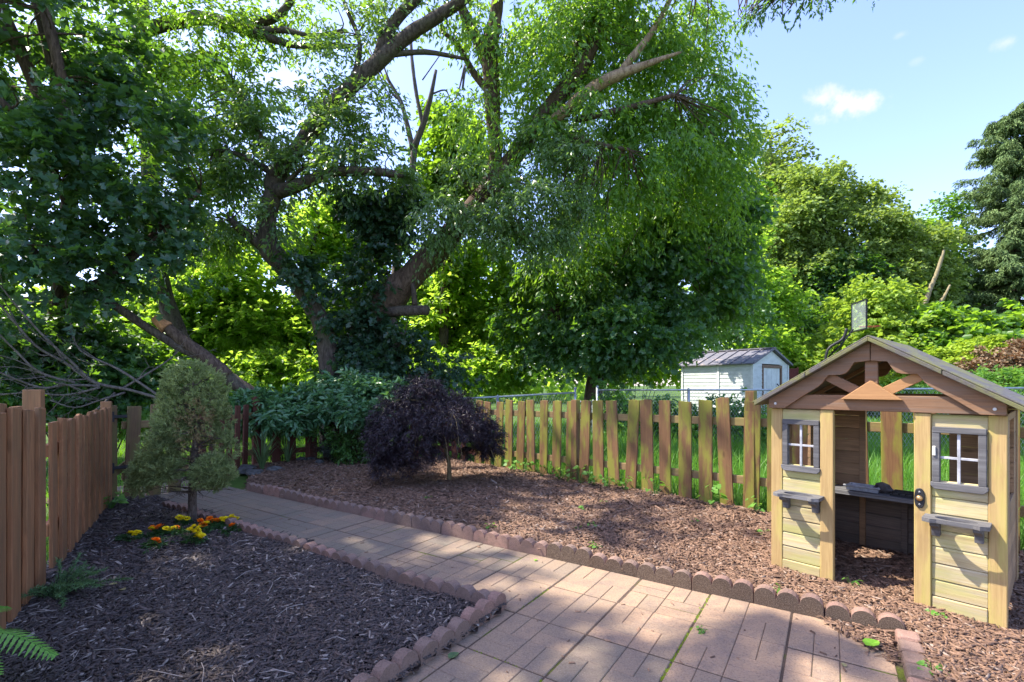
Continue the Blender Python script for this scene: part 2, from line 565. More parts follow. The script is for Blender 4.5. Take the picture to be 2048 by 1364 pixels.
PW = 0.845
RC = 1.842                                           # patio's fence-side corner along U
LB = [ST(0, 0), ST(-4.28, 0), Vector((-4.05, 5.55, 0)), Vector((-4.5, 5.45, 0)), Vector((-3.3, 3.45, 0)), Vector((-2.6, 2.4, 0)), Vector((-1.9, 1.2, 0)), ST(0, -2.3)]
FB = [Vector(p) for p in ((-4.1, 7.75, 0), (-3.5, 8.35, 0), (-1.2, 8.55, 0), (-0.6, 7.95, 0), (4.1, 3.45, 0))]  # back fence line
RB = [ST(-4.55, PW + 0.055), ST(RC + 0.11, PW + 0.055), ST(RC + 0.11, -2.6), Vector((3.2, 0.2, 0)), Vector((5.5, 1.5, 0)), FB[4], FB[3], FB[2], FB[1], FB[0]]
RB_EXTRA = [ST(1.50, PW), ST(RC, PW), ST(RC, 0.50)]

# ground sheet
mt, gnt, _, _ = new_mat('lawn_ground')
g1 = noise(gnt, coords(gnt, (1, 1, 1), rnd=False), 0.35, 5, 0.6)
g2 = noise(gnt, coords(gnt, (1, 1, 1), rnd=False), 9.0, 5, 0.7)
c = mixc(gnt, smoothr(gnt, g1, 0.35, 0.65), (0.045, 0.085, 0.018), (0.085, 0.15, 0.028))
c = mixc(gnt, smoothr(gnt, g2, 0.45, 0.7, 0, 0.6), c, (0.05, 0.045, 0.025))
finish(gnt, c, 0.95, 0.1, g2, 0.6, 0.05)
n = 80
xs = np.concatenate([np.linspace(-400, -30, 12), np.linspace(-28, 28, 57), np.linspace(30, 400, 12)])
ys = np.concatenate([np.linspace(-60, -8, 6), np.linspace(-6, 40, 60), np.linspace(45, 600, 12)])
XX, YY = np.meshgrid(xs, ys)


def terrain(x, y):
    far = np.clip((y - 9.5) / 20, 0, 1)
    return -0.045 + 0.25 * far * far + 0.04 * np.sin(x * 0.6) * np.clip((y - 9) / 4, 0, 1)


ZZ = terrain(XX, YY)
V = np.stack([XX.ravel(), YY.ravel(), ZZ.ravel()], 1)
nx, ny = len(xs), len(ys)
ii, jj = np.meshgrid(np.arange(nx - 1), np.arange(ny - 1))
b0 = (jj * nx + ii).ravel()
Q = np.stack([b0, b0 + 1, b0 + 1 + nx, b0 + nx], 1)
tag(link('ground', np_mesh('ground', V, Q, mt, smooth=True)), kind='structure')

# ------------------------------------------------------------------ path and patio of stamped brick pavers
pm, pnt, _, _ = new_mat('paver_concrete')
at = node(pnt, 'ShaderNodeAttribute', attribute_name='tint')
vv = coords(pnt, (1, 1, 1), rnd=False)
fi = noise(pnt, vv, 95.0, 4, 0.75)
md = noise(pnt, vv, 7.0, 6, 0.7)
sp = node(pnt, 'ShaderNodeTexVoronoi'); pnt.links.new(vv, sp.inputs['Vector']); sp.inputs['Scale'].default_value = 120
c = mixc(pnt, at.outputs['Fac'], (0.19, 0.16, 0.118), (0.385, 0.25, 0.155))
c = mixc(pnt, smoothr(pnt, md, 0.42, 0.68, 0, 0.6), c, (0.20, 0.15, 0.12))
c = mixc(pnt, smoothr(pnt, fi, 0.46, 0.68, 0, 0.6), c, (0.13, 0.09, 0.07))
c = mixc(pnt, smoothr(pnt, sp.outputs['Distance'], 0.06, 0.22, 0.5, 0), c, (0.62, 0.55, 0.48))
finish(pnt, c, 0.85, 0.25, fi, 0.5, 0.003)
jm, jnt, _, _ = new_mat('joint_sand')
jn = noise(jnt, coords(jnt, (1, 1, 1), rnd=False), 2.6, 4, 0.6)
jf = noise(jnt, coords(jnt, (1, 1, 1), rnd=False), 120, 3, 0.7)
c = mixc(jnt, smoothr(jnt, jn, 0.54, 0.64), (0.115, 0.08, 0.058), (0.10, 0.12, 0.02))
c = mixc(jnt, smoothr(jnt, jf, 0.4, 0.7, 0, 0.6), c, (0.03, 0.025, 0.02))
finish(jnt, c, 0.95, 0.1, jf, 0.8, 0.006)

PV, PQ, PT_, PMI = [], [], [], []


def brick(cx, cy, hx, hy, tint, zt, tilt):
    ch = 0.0035
    b = len(PV)
    def vtx(a, bb, z):
        p = ST(cx + a, cy + bb)
        PV.append((p.x, p.y, z + tilt[0] * a + tilt[1] * bb))
    for (hx_, hy_, z) in ((hx, hy, zt - 0.03), (hx, hy, zt - ch), (hx - ch, hy - ch, zt)):
        for sx, sy in ((-1, -1), (1, -1), (1, 1), (-1, 1)):
            vtx(sx * hx_, sy * hy_, z)
    for lv in (0, 1):
        for k in range(4):
            PQ.append((b + lv * 4 + k, b + lv * 4 + (k + 1) % 4, b + lv * 4 + 4 + (k + 1) % 4, b + lv * 4 + 4 + k))
    PQ.append((b + 8, b + 9, b + 10, b + 11))
    PT_.extend([tint] * 9)


rr = random.Random(3)
CELL = 0.44
gap, bgap = 0.0045, 0.002
for ci in range(-14, 6):
    for cj in range(-8, 3):
        s0, t0 = ci * CELL + 0.075, cj * CELL - 0.023
        if cj >= 2: continue
        sc_, tc_ = s0 + CELL / 2, t0 + CELL / 2
        if ci < -1 and cj < 0: continue
        if s0 > RC - 0.1: continue
        zt = rr.uniform(-0.003, 0.003)
        tilt = (rr.uniform(-0.008, 0.008), rr.uniform(-0.008, 0.008))
        base_t = min(1, max(0, 0.5 + sc_ * 0.16 + rr.uniform(-0.22, 0.22)))
        ori = (ci + cj) % 2
        h = CELL / 2 - gap
        for qi in (0, 1):
            for qj in (0, 1):
                qc = (s0 + gap + h * (qi + 0.5), t0 + gap + h * (qj + 0.5))
                horiz = (qi + qj + ori) % 2
                for k in (0, 1):
                    off = (k - 0.5) * h / 2
                    tt = min(1, max(0, base_t + rr.uniform(-0.22, 0.22)))
                    if horiz: a = (qc[0], qc[1] + off, h / 2 - bgap / 2, h / 4 - bgap / 2)
                    else: a = (qc[0] + off, qc[1], h / 4 - bgap / 2, h / 2 - bgap / 2)
                    if a[0] + a[2] > RC: 
                        if a[0] - a[2] > RC - 0.05: continue
                        hi = RC; lo = a[0] - a[2]
                        a = ((hi + lo) / 2, a[1], (hi - lo) / 2, a[3])
                    brick(*a, tt, zt, tilt)
# the far end bends to the gate
for k in range(5):
    for j in range(6):
        s0, t0 = -4.42 - k * 0.20, -0.42 + j * 0.20 - 0.2
        if t0 > -0.02: continue
        for q in (0, 1):
            brick(s0 - 0.1, t0 + 0.05 + q * 0.1, 0.096, 0.047, min(1, max(0, 0.2 + rr.uniform(-0.1, 0.1))), rr.uniform(-0.004, 0.004), (0, 0))
nb = len(PQ)
poly = [ST(-6.0, -0.7), ST(-4.3, -0.7), ST(-4.3, 0), ST(0, 0), ST(0, -3.6), ST(RC + 0.06, -3.6), ST(RC + 0.06, PW), ST(-6.0, PW)]
b = len(PV)
me = bpy.data.meshes.new('path')
allv = PV + [(p.x, p.y, -0.0035) for p in poly]
me.from_pydata(allv, [], PQ + [(b + 0, b + 1, b + 2, b + 7), (b + 2, b + 3, b + 6, b + 7), (b + 3, b + 4, b + 5, b + 6)])
me.materials.append(pm); me.materials.append(jm)
me.polygons.foreach_set('material_index', [0] * nb + [1] * 3)
ta = me.attributes.new('tint', 'FLOAT', 'FACE'); ta.data.foreach_set('value', PT_ + [0.0] * 3)
bm = bmesh.new(); bm.from_mesh(me); bmesh.ops.recalc_face_normals(bm, faces=bm.faces)
for fc in bm.faces:
    if fc.material_index == 1 and fc.normal.z < 0: fc.normal_flip()
bm.to_mesh(me); bm.free()
tag(link('path', me), kind='structure')

# moss in the open joints
def joint_moss():
    Vs, Qs = [], []
    for (s0, t0, s1, t1, n_, wd_) in ((0.957, -0.3, 0.957, 0.36, 230, 0.010), (0.517, -0.7, 0.517, -0.46, 40, 0.006), (0.62, -0.463, 0.95, -0.463, 60, 0.007), (0.075, 0.05, 0.075, 0.36, 14, 0.004), (0.957, 0.4, 0.957, 0.8, 30, 0.006), (0.957, -0.7, 0.957, -0.4, 50, 0.008), (0.1, -0.463, 0.4, -0.463, 16, 0.005)):
        for _ in range(n_):
            f_ = rr.random()
            c_ = ST(s0 + (s1 - s0) * f_ + rr.gauss(0, wd_), t0 + (t1 - t0) * f_ + rr.gauss(0, wd_))
            r_ = rr.uniform(0.004, 0.010); b_ = len(Vs)
            for q in range(5):
                an = q * 1.2566 + rr.random(); Vs.append((c_.x + r_ * math.cos(an), c_.y + r_ * math.sin(an), -0.006))
            Vs.append((c_.x, c_.y, r_ * 0.5 - 0.001))
            for q in range(5): Qs.append((b_ + q, b_ + (q + 1) % 5, b_ + 5))
    return np_mesh('moss', np.array(Vs), np.array(Qs), M['moss'], RNG.uniform(0, 1, len(Qs)))


M['moss'] = tint_mat('moss', (0.11, 0.17, 0.012), (0.19, 0.24, 0.02), 0.9, 0.1, 100)
tag(link('moss', joint_moss()), 'green moss growing in the open paver joints', 'moss', kind='stuff')

# ------------------------------------------------------------------ mulch beds
M['mulch_base'] = plain('mulch_base', (0.042, 0.028, 0.022), 0.95, 0.1, 0, 0.6, 60)
M['chips'] = tint_mat('chips', (0.115, 0.062, 0.038), (0.36, 0.215, 0.135), 0.72, 0.4, 90, 0.5, 0.5, third=(0.34, 0.25, 0.19))
M['chips_shaded'] = tint_mat('chips_shaded', (0.040, 0.029, 0.026), (0.16, 0.115, 0.095), 0.62, 0.5, 90, 0.45, 0.5, third=(0.36, 0.30, 0.25))  # same mulch as the fence bed, darkened in colour for the shade


def mulch_z(x, y):
    return 0.022 + 0.016 * np.sin(x * 2.3 + 0.5 * y) * np.cos(y * 2.1 - x * 0.7) + 0.01 * np.sin(x * 6.1) * np.sin(y * 5.3)


def bed(name, poly, chip_name, label, mat, dens, seed, base=True):
    rng = np.random.default_rng(seed)
    P = np.array([(p.x, p.y) for p in poly])
    lo, hi = P.min(0), P.max(0)
    # base sheet: fine grid clipped by the outline
    st = 0.06
    gx = np.arange(lo[0] - st, hi[0] + st, st); gy = np.arange(lo[1] - st, hi[1] + st, st)
    X, Y = np.meshgrid(gx, gy)
    Z = mulch_z(X, Y) - 0.012 + rng.normal(size=X.shape) * 0.004
    V_ = np.stack([X.ravel(), Y.ravel(), Z.ravel()], 1)
    nx_, ny_ = len(gx), len(gy)
    i_, j_ = np.meshgrid(np.arange(nx_ - 1), np.arange(ny_ - 1))
    q0 = (j_ * nx_ + i_).ravel()
    Qd = np.stack([q0, q0 + 1, q0 + 1 + nx_, q0 + nx_], 1)
    cen = V_[Qd].mean(1)
    keep = in_poly(cen, [(p.x, p.y) for p in poly])
    if base:
        o = link(name, np_mesh(name, V_, Qd[keep], M['mulch_base'], smooth=True))
        tag(o, kind='structure')
    area = np.prod(hi - lo)
    n_ = int(area * dens)
    p = rng.uniform(lo, hi, (n_, 2))
    d = np.hypot(p[:, 0], p[:, 1])
    keep = in_poly(p, [(q.x, q.y) for q in poly]) & (rng.uniform(0, 1, n_) < np.clip((3.2 / d) ** 1.3, 0.16, 1)) & (p[:, 1] > 1.0)
    p = p[keep]; d = d[keep]; n_ = len(p)
    k = np.clip(d / 3.4, 0.85, 1.6)                           # far chips stand for clumps
    L = rng.gamma(3.0, 0.0135, n_) * k + 0.014
    Wd = rng.uniform(0.006, 0.018, n_) * k
    T = rng.uniform(0.002, 0.006, n_)
    strand = rng.uniform(0, 1, n_) < 0.06
    L[strand] *= 1.9; Wd[strand] *= 0.32
    yaw = rng.uniform(0, 2 * np.pi, n_); pit = rng.normal(0, 0.22, n_); rol = rng.normal(0, 0.35, n_)
    a = np.stack([np.cos(yaw) * np.cos(pit), np.sin(yaw) * np.cos(pit), np.sin(pit)], 1)
    b_ = unit(np.cross(np.array([0, 0, 1.0]), a))
    c_ = np.cross(a, b_)
    b2 = b_ * np.cos(rol)[:, None] + c_ * np.sin(rol)[:, None]
    c2 = np.cross(a, b2)
    z = (mulch_z(p[:, 0], p[:, 1]) if base else 0.006) + rng.uniform(-0.006, 0.014, n_)
    ctr = np.stack([p[:, 0], p[:, 1], z], 1)
    vs = []
    for sz in (-1, 1):
        for sx, sy in ((-1, -1), (1, -1), (1, 1), (-1, 1)):
            jx = rng.uniform(0.65, 1.0, n_); jy = rng.uniform(0.45, 1.0, n_)
            vs.append(ctr + a * (L * 0.5 * sx * jx)[:, None] + b2 * (Wd * 0.5 * sy * jy)[:, None] + c2 * (T * 0.5 * sz)[:, None])
    Vc = np.stack(vs, 1).reshape(-1, 3)
    o8 = (np.arange(n_) * 8)[:, None]
    Qc = np.concatenate([o8 + np.array([f_]) for f_ in ((4, 5, 6, 7), (0, 1, 5, 4), (1, 2, 6, 5), (2, 3, 7, 6), (3, 0, 4, 7))], 0)
    tn = np.clip(rng.beta(1.6, 2.2, n_), 0, 0.92)
    tn[rng.uniform(0, 1, n_) < 0.06] = 1.0
    tag(link(chip_name, np_mesh(chip_name, Vc, Qc, mat, np.tile(tn, 5))), label, 'mulch', kind='stuff')
    return n_


print('chips', bed('bed_soil', LB, 'wood_chips', 'shredded bark mulch tinted for shade covering the bed of the dwarf spruce', M['chips_shaded'], 9000, 5),
      bed('bed_soil_by_fence', RB, 'bark_mulch', 'reddish brown shredded bark mulch along the picket fence and playhouse', M['chips'], 9000, 6),
      bed('corner_soil', RB_EXTRA, 'spilled_mulch', 'bark mulch spilled over the pavers in the patio corner', M['chips'], 4500, 8, False))

# ------------------------------------------------------------------ scalloped edging blocks
em, ent, _, _ = new_mat('edging_concrete')
oi = node(ent, 'ShaderNodeObjectInfo')
vv = coords(ent, (1, 1, 1))
fi = noise(ent, vv, 150.0, 4, 0.75); md = noise(ent, vv, 9.0, 4, 0.6)
c = mixc(ent, smoothr(ent, oi.outputs['Random'], 0, 1), (0.36, 0.215, 0.165), (0.25, 0.175, 0.14))
c = mixc(ent, smoothr(ent, md, 0.4, 0.7, 0, 0.6), c, (0.16, 0.115, 0.09))
c = mixc(ent, smoothr(ent, fi, 0.42, 0.7, 0, 0.55), c, (0.09, 0.065, 0.05))
finish(ent, c, 0.92, 0.15, fi, 1.0, 0.006)


em2, e2t, _, _ = new_mat('edging_shaded_face')  # same concrete, shade of the front faces put into the colour
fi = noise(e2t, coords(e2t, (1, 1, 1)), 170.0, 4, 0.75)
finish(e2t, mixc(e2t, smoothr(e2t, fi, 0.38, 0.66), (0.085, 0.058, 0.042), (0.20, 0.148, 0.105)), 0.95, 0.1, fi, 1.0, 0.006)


def edging_mesh(n=3, dark=False, sw=0.118, hb=0.052, th=0.062):
    poly = [(0, -0.05), (n * sw, -0.05)]
    for k in range(n - 1, -1, -1):
        for q in range(0, 9):
            an = math.pi * q / 8
            x = k * sw + sw / 2 + sw / 2 * math.cos(an) * 0.985
            poly.append((x, hb + (sw / 2) * 0.92 * math.sin(an)))
    mb = MB()
    mb.prism(poly, 0, th, 'xz')
    me = mb.mesh('edging_block', [em, em2], 0.006, False)
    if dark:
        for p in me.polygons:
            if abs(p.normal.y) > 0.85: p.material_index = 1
    return me


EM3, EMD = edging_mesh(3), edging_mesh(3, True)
ORD = ['first', 'second', 'third', 'fourth', 'fifth', 'sixth', 'seventh', 'eighth', 'ninth', 'tenth', 'eleventh', 'twelfth', 'thirteenth', 'fourteenth',
       'fifteenth', 'sixteenth', 'seventeenth', 'eighteenth', 'nineteenth', 'twentieth', 'twenty-first', 'twenty-second']


def edging_run(p0, p1, lab, group, dark_from=99, unit_len=0.357, maxn=99):
    d = (p1 - p0); L_ = d.length; d.normalize()
    n_ = min(maxn, int(round(L_ / unit_len)))
    ul = L_ / n_
    for k in range(n_):
        p = p0 + d * (k * ul)
        a = math.atan2(d.y, d.x) + rr.uniform(-0.02, 0.02)
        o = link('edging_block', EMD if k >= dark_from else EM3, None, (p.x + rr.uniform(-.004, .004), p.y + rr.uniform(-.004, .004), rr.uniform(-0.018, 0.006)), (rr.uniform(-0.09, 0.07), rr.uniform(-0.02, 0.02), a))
        o.scale = (ul / 0.354 * 0.992, 1, 1)
        tag(o, lab.format(ORD[k]), 'edging block', group)


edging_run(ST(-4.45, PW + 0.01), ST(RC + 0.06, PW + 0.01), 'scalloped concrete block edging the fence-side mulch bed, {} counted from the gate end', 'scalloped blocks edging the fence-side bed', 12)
edging_run(ST(-0.05, -0.065), ST(-4.28, -0.065), 'scalloped concrete block between shaded mulch and path, {} counted back from the bed corner', 'scalloped blocks along the spruce bed')
# the near side of the left bed, running towards the camera
pA, pB = ST(0.0, -0.0), ST(0.0, -1.78)
edging_run(pB + U * -0.0, pA, 'weathered scalloped block along the patio side of the spruce bed, {} counted from the camera', 'scalloped blocks on the patio side of the spruce bed')
for o in [x for x in COL.objects if x.get('group') == 'scalloped blocks on the patio side of the spruce bed']:
    o.location = Vector(o.location) - U * 0.0
# small bricks at the patio's fence-side corner
mb = MB(); mb.box(0, 0.098, 0, 0.108, -0.05, 0.052)
KB = mb.mesh('edging_brick', em, 0.016, False, 2)
for k in range(9):
    p = ST(RC + 0.015, PW - 0.11 - k * 0.121)
    o = link('edging_brick', KB, None, (p.x, p.y, rr.uniform(-0.012, 0.004)), (rr.uniform(-.05, .05), rr.uniform(-.04, .04), math.atan2(U.y, U.x) + rr.uniform(-0.05, 0.05)))
    tag(o, 'small pink concrete brick edging the patio below the playhouse, {} from the scalloped row'.format(ORD[k]), 'edging brick', 'small bricks edging the patio')

# ------------------------------------------------------------------ fences
def board_mesh(w_, h_, t_, kind, name='picket'):
    mb = MB()
    top = {0: [(w_, h_), (0, h_)], 1: [(w_, h_ - 0.012), (0, h_)], 2: [(w_, h_), (w_ * 0.4, h_ + 0.006), (0, h_ - 0.008)]}[kind]
    mb.prism([(0, -0.04), (w_, -0.04)] + top, 0, t_, 'xz')
    return mb


_pc = {}


def picket(parent, base, ang, w_, h_, t_, mat, name='picket', lean=0.0, tilt=0.0):
    key = (round(w_, 3), round(h_, 2), t_, mat.name, rr.randint(0, 2))
    if key not in _pc: _pc[key] = board_mesh(w_, h_, t_, key[4]).mesh(name, mat, 0.003)
    loc = Vector(base) - Vector(parent.location)
    return link(name, _pc[key], parent, loc, (tilt, lean, ang))


def fence_run(root, p0, p1, spacing, w_, h0, h1, t_, mat, rails, posts, lean=0.03, off=0.0, rail_mat=None, alt=0.0, tops=0.0, post_h=0.08, gaps=(), wvar=0.06):
    d = p1 - p0; L_ = d.length; d.normalize()
    ang = math.atan2(d.y, d.x)
    nrm = Vector((d.y, -d.x, 0))                     # towards the camera side
    n_ = int(L_ / spacing)
    for k in range(n_):
        if k in gaps: continue
        f_ = (k + 0.5) / n_
        h_ = round((h0 + (h1 - h0) * f_ + rr.uniform(-tops, tops)) / 0.02) * 0.02
        p = p0 + d * (k * spacing + off) + nrm * (t_ + (alt if k % 2 else 0))
        picket(root, p, ang, w_ * (1 + (round(rr.uniform(-1, 1)) * wvar)), h_, t_, mat, lean=rr.uniform(-lean, lean), tilt=rr.uniform(-lean, lean) * 0.5)
    o = Vector(root.location)
    for z in rails:
        mb = MB()
        z0 = z if not isinstance(z, tuple) else z[0]
        z1 = z if not isinstance(z, tuple) else z[1]
        a = p0 - nrm * 0.002; b = p1 - nrm * 0.002
        th = 0.04
        vs = [a, b, b - nrm * th, a - nrm * th]
        lo = [Vector((q.x, q.y, zz)) - o for q, zz in zip(vs, (z0, z1, z1, z0))]
        hi = [q + Vector((0, 0, 0.085)) for q in lo]
        # local frame so that the grain follows the rail
        M_ = Matrix.Rotation(-ang, 4, 'Z')
        loc = lo[0]
        mb.add([M_ @ (q - loc) for q in lo + hi], [(0, 3, 2, 1), (4, 5, 6, 7), (0, 1, 5, 4), (1, 2, 6, 5), (2, 3, 7, 6), (3, 0, 4, 7)])
        mb.build('rail', rail_mat or M['rail_wood'], root, loc, (0, 0, ang), bevel=0.004)
    for s_, ph in posts:
        p = p0 + d * s_ - nrm * 0.045
        mb = MB(); mb.box(-0.045, 0.045, -0.09, 0, -0.05, ph); 
        mb.build('post', mat, root, Vector((p.x, p.y, 0)) - o, (0, 0, ang), bevel=0.004)


# back fence, right part (mossy pickets)
p0, p1 = FB[3], FB[4]
fr = empty('picket_fence', p0)
tag(fr, 'mossy yellow-green picket fence with gapped leaning boards behind the sunlit mulch', 'fence')
fence_run(fr, p0, p1, 0.232, 0.148, 1.045, 1.2, 0.024, M['right_wood'], [(0.2, 0.3), (0.82, 0.9)], [(2.02, 1.1), (4.25, 1.24), (6.3, 1.25)], 0.05, tops=0.018)
# back fence, left part (dark red pickets below the bushes)
fl = empty('picket_fence', FB[0])
tag(fl, 'shaded dark red picket fence half hidden under the leafy bushes', 'fence')
for a_, b_ in ((FB[0], FB[1]), (FB[1], FB[2]), (FB[2], FB[3])):
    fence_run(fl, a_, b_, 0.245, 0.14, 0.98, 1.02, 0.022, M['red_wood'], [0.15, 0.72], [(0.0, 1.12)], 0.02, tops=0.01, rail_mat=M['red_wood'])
# gate and the link behind the dwarf spruce
gp0, gp1 = Vector((-4.47, 5.36, 0)), Vector((-3.98, 6.15, 0))
gt = empty('gate', gp0)
tag(gt, 'slatted wooden garden gate with black strap hinges beside the dwarf spruce', 'gate')
fence_run(gt, gp0 + (gp1 - gp0) * 0.15, gp1, 0.225, 0.135, 1.06, 1.08, 0.022, M['gate_wood'], [0.22, 0.8], [], 0.05)
gd = (gp1 - gp0).normalized(); ga = math.atan2(gd.y, gd.x); gn = Vector((gd.y, -gd.x, 0))
mb = MB(); mb.box(0, 0.09, 0, 0.09, -0.03, 1.07)
mb.build('post', M['gate_wood'], gt, (0, 0, 0), (0, 0, ga), bevel=0.004)
mb = MB(); mb.box(0, 0.75, 0, 0.03, 0, 0.08, Matrix.Rotation(-0.62, 4, 'Y'))
mb.build('brace', M['gate_wood'], gt, gd * 0.1 - gn * 0.03 + Vector((0, 0, 0.28)), (0, 0, ga), bevel=0.003)
for z in (0.36, 0.93):
    mb = MB(); mb.box(0, 0.26, -0.006, 0, 0, 0.035); mb.box(0.0, 0.04, -0.01, 0, -0.04, 0.075)
    mb.build('hinge', M['black'], gt, gd * 0.01 + gn * 0.028 + Vector((0, 0, z)), (0, 0, ga), bevel=0.002)
lf = empty('picket_fence', gp1)
tag(lf, 'short run of dark brown pickets linking the gate to the back fence', 'fence')
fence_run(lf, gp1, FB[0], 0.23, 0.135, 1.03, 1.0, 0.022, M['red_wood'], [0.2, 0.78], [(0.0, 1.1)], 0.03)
# left board fence: near section and far section
lp = [Vector((-1.55, 0.75, 0)), Vector((-3.13, 3.24, 0)), Vector((-3.2, 3.35, 0)), Vector((-4.47, 5.36, 0))]
f1 = empty('board_fence', lp[0])
tag(f1, 'tall brown board fence section with a taller end post nearest the fern', 'fence')
fence_run(f1, lp[0], lp[1], 0.125, 0.15, 1.2, 1.17, 0.022, M['left_wood'], [(0.25, 0.25), (0.85, 0.85)], [(0.05, 1.2)], 0.006, alt=0.026, tops=0.03, rail_mat=M['left_wood'])
dd = (lp[1] - lp[0]).normalized()
mb = MB(); mb.box(-0.06, 0.04, 0.0, 0.09, -0.03, 1.27)
mb.build('post', M['left_wood'], f1, lp[1] - lp[0], (0, 0, math.atan2(dd.y, dd.x)), bevel=0.004)
f2 = empty('board_fence', lp[2])
tag(f2, 'lower brown board fence section with overlapping boards ending at the gate', 'fence')
fence_run(f2, lp[2], lp[3], 0.125, 0.145, 1.055, 1.05, 0.022, M['left_wood'], [0.25, 0.8], [(2.3, 1.12)], 0.006, alt=0.026, tops=0.012, rail_mat=M['left_wood'])

# chain link
def chain_link(root, p0, p1, z0, z1, zt0, zt1, posts, cell=0.062, gauge=0.0022, far_post=True):
    o = Vector(root.location)
    d = p1 - p0; L_ = d.length; d.normalize()
    mb = MB()
    mb.tube([p0 + Vector((0, 0, zt0)) - o, p1 + Vector((0, 0, zt1)) - o], 0.021, 8)
    mb.build('top_rail', M['steel'], root, smooth=True)
    for s_, extra in posts:
        f_ = s_ / L_
        p = p0 + d * s_ - o
        zt = zt0 + (zt1 - zt0) * f_
        mb = MB()
        mb.tube([p + Vector((0, 0, -0.1)), p + Vector((0, 0, zt + extra))], 0.03, 8)
        mb.tube([p + Vector((0, 0, zt + extra)), p + Vector((0, 0, zt + extra + 0.02)), p + Vector((0, 0, zt + extra + 0.045))], [0.036, 0.03, 0.006], 8)
        mb.build('post', M['steel'], root, smooth=True)
    n_ = int(L_ / cell)
    hgt = zt0 - z0
    rows = int(hgt / (cell / 1.0)) + 1
    Vs, Qs = [], []
    nrm = np.array([d.y, -d.x, 0.0])
    for k in range(-rows // 2, n_ + rows // 2 + 1):
        for sg in (1, -1):
            a = k * cell
            # straight diagonal wire clipped to the panel
            zs = np.array([0.0, hgt])
            xs_ = a + sg * zs * 0.55
            x0_, x1_ = xs_
            t0_, t1_ = 0.0, 1.0
            lo_, hi_ = (0 - x0_) / (x1_ - x0_), (L_ - x0_) / (x1_ - x0_)
            t0_, t1_ = max(t0_, min(lo_, hi_)), min(t1_, max(lo_, hi_))
            if t1_ <= t0_: continue
            A_ = np.array(p0) + np.array(d) * (x0_ + (x1_ - x0_) * t0_) + np.array([0, 0, z0 + hgt * t0_]) + nrm * 0.004 * sg
            B_ = np.array(p0) + np.array(d) * (x0_ + (x1_ - x0_) * t1_) + np.array([0, 0, z0 + hgt * t1_]) + nrm * 0.004 * sg
            f0 = (x0_ + (x1_ - x0_) * t1_) / L_
            B_[2] += (zt1 - zt0) * f0 * t1_
            ax = unit((B_ - A_)[None])[0]
            s1 = unit(np.cross(ax, nrm)[None])[0] * gauge
            s2 = nrm * gauge
            b_ = len(Vs)
            for q_ in (A_, B_):
                Vs.extend([q_ + s1, q_ - s1 * 0.5 + s2 * 0.87, q_ - s1 * 0.5 - s2 * 0.87])
            Qs.extend([(b_, b_ + 1, b_ + 4, b_ + 3), (b_ + 1, b_ + 2, b_ + 5, b_ + 4), (b_ + 2, b_, b_ + 3, b_ + 5)])
    link('wire_mesh', np_mesh('wire_mesh', np.array(Vs) - np.array(o), np.array(Qs), M['wire']), root)


c0, c1 = Vector((-2.2, 9.75, 0)), Vector((1.45, 11.0, 0))
cf = empty('chain_link_fence', c0)
tag(cf, 'galvanized chain link fence sloping behind the purple maple', 'fence')
chain_link(cf, c0, c1, -0.05, 0, 0.96, 1.13, [(0.05, 0.03), (2.0, 0.0), ((c1 - c0).length - 0.02, 0.09)])
c2, c3 = Vector((1.95, 11.2, 0)), Vector((5.6, 9.9, 0))
cg = empty('chain_link_fence', c2)
tag(cg, 'galvanized chain link fence in front of the white shed', 'fence')
chain_link(cg, c2, c3, -0.05, 0, 1.185, 1.2, [(0.02, 0.07), (2.0, 0.0), (3.85, 0.05)])
c4, c5 = Vector((5.7, 9.8, 0)), Vector((9.4, 8.4, 0))
ch = empty('chain_link_fence', c4)
tag(ch, 'galvanized chain link fence below the yellow-green shrub mound behind the playhouse roof', 'fence')
chain_link(ch, c4, c5, -0.05, 0, 1.2, 1.25, [(0.02, 0.03), (3.9, 0.03)])
c6, c7 = Vector((1.5, 11.02, 0)), Vector((1.9, 11.18, 0))
ck = empty('chain_link_gate', c6)
tag(ck, 'low narrow chain link gate between the two galvanized fence runs', 'gate')
chain_link(ck, c6, c7, -0.05, 0, 0.92, 0.92, [(0.02, 0.0), (0.4, 0.0)])

# ------------------------------------------------------------------ playhouse (local x along the front, y towards the fence, z up)
PW_, PD = 1.166, 1.0
PA = math.atan2(-0.749, 0.663)
ph = empty('playhouse', (1.825, 3.415, 0.0), PA)
tag(ph, 'small weathered cedar playhouse with open doorway and scalloped gable standing on the mulch', 'playhouse')
ZT = 1.138
PB = 0.073                                          # corner post width
JW = 0.076                                          # door jamb width
xl0, xl1 = PB, PB + 0.232
xr1, xr0 = PW_ - PB, PW_ - PB - 0.232
for (x, y) in ((0, 0), (PW_ - PB, 0), (0, PD - 0.04), (PW_ - PB, PD - 0.04)):
    mb = MB(); mb.box(x, x + PB, y, y + 0.038, -0.03, ZT)
    mb.build('corner_post', M['house_post'], ph, bevel=0.004)
for (x, y) in ((0.002, 0.04), (PW_ - 0.03, 0.04), (0.002, PD - 0.112), (PW_ - 0.03, PD - 0.112)):
    mb = MB(); mb.box(x, x + 0.028, y, y + 0.07, -0.03, ZT)
    mb.build('corner_post', M['house_back'], ph, bevel=0.003)
for x in (xl1, xr0 - JW):
    mb = MB(); mb.box(x, x + JW, -0.012, 0.026, -0.03, ZT)
    mb.build('door_jamb', M['house_post'], ph, bevel=0.004)


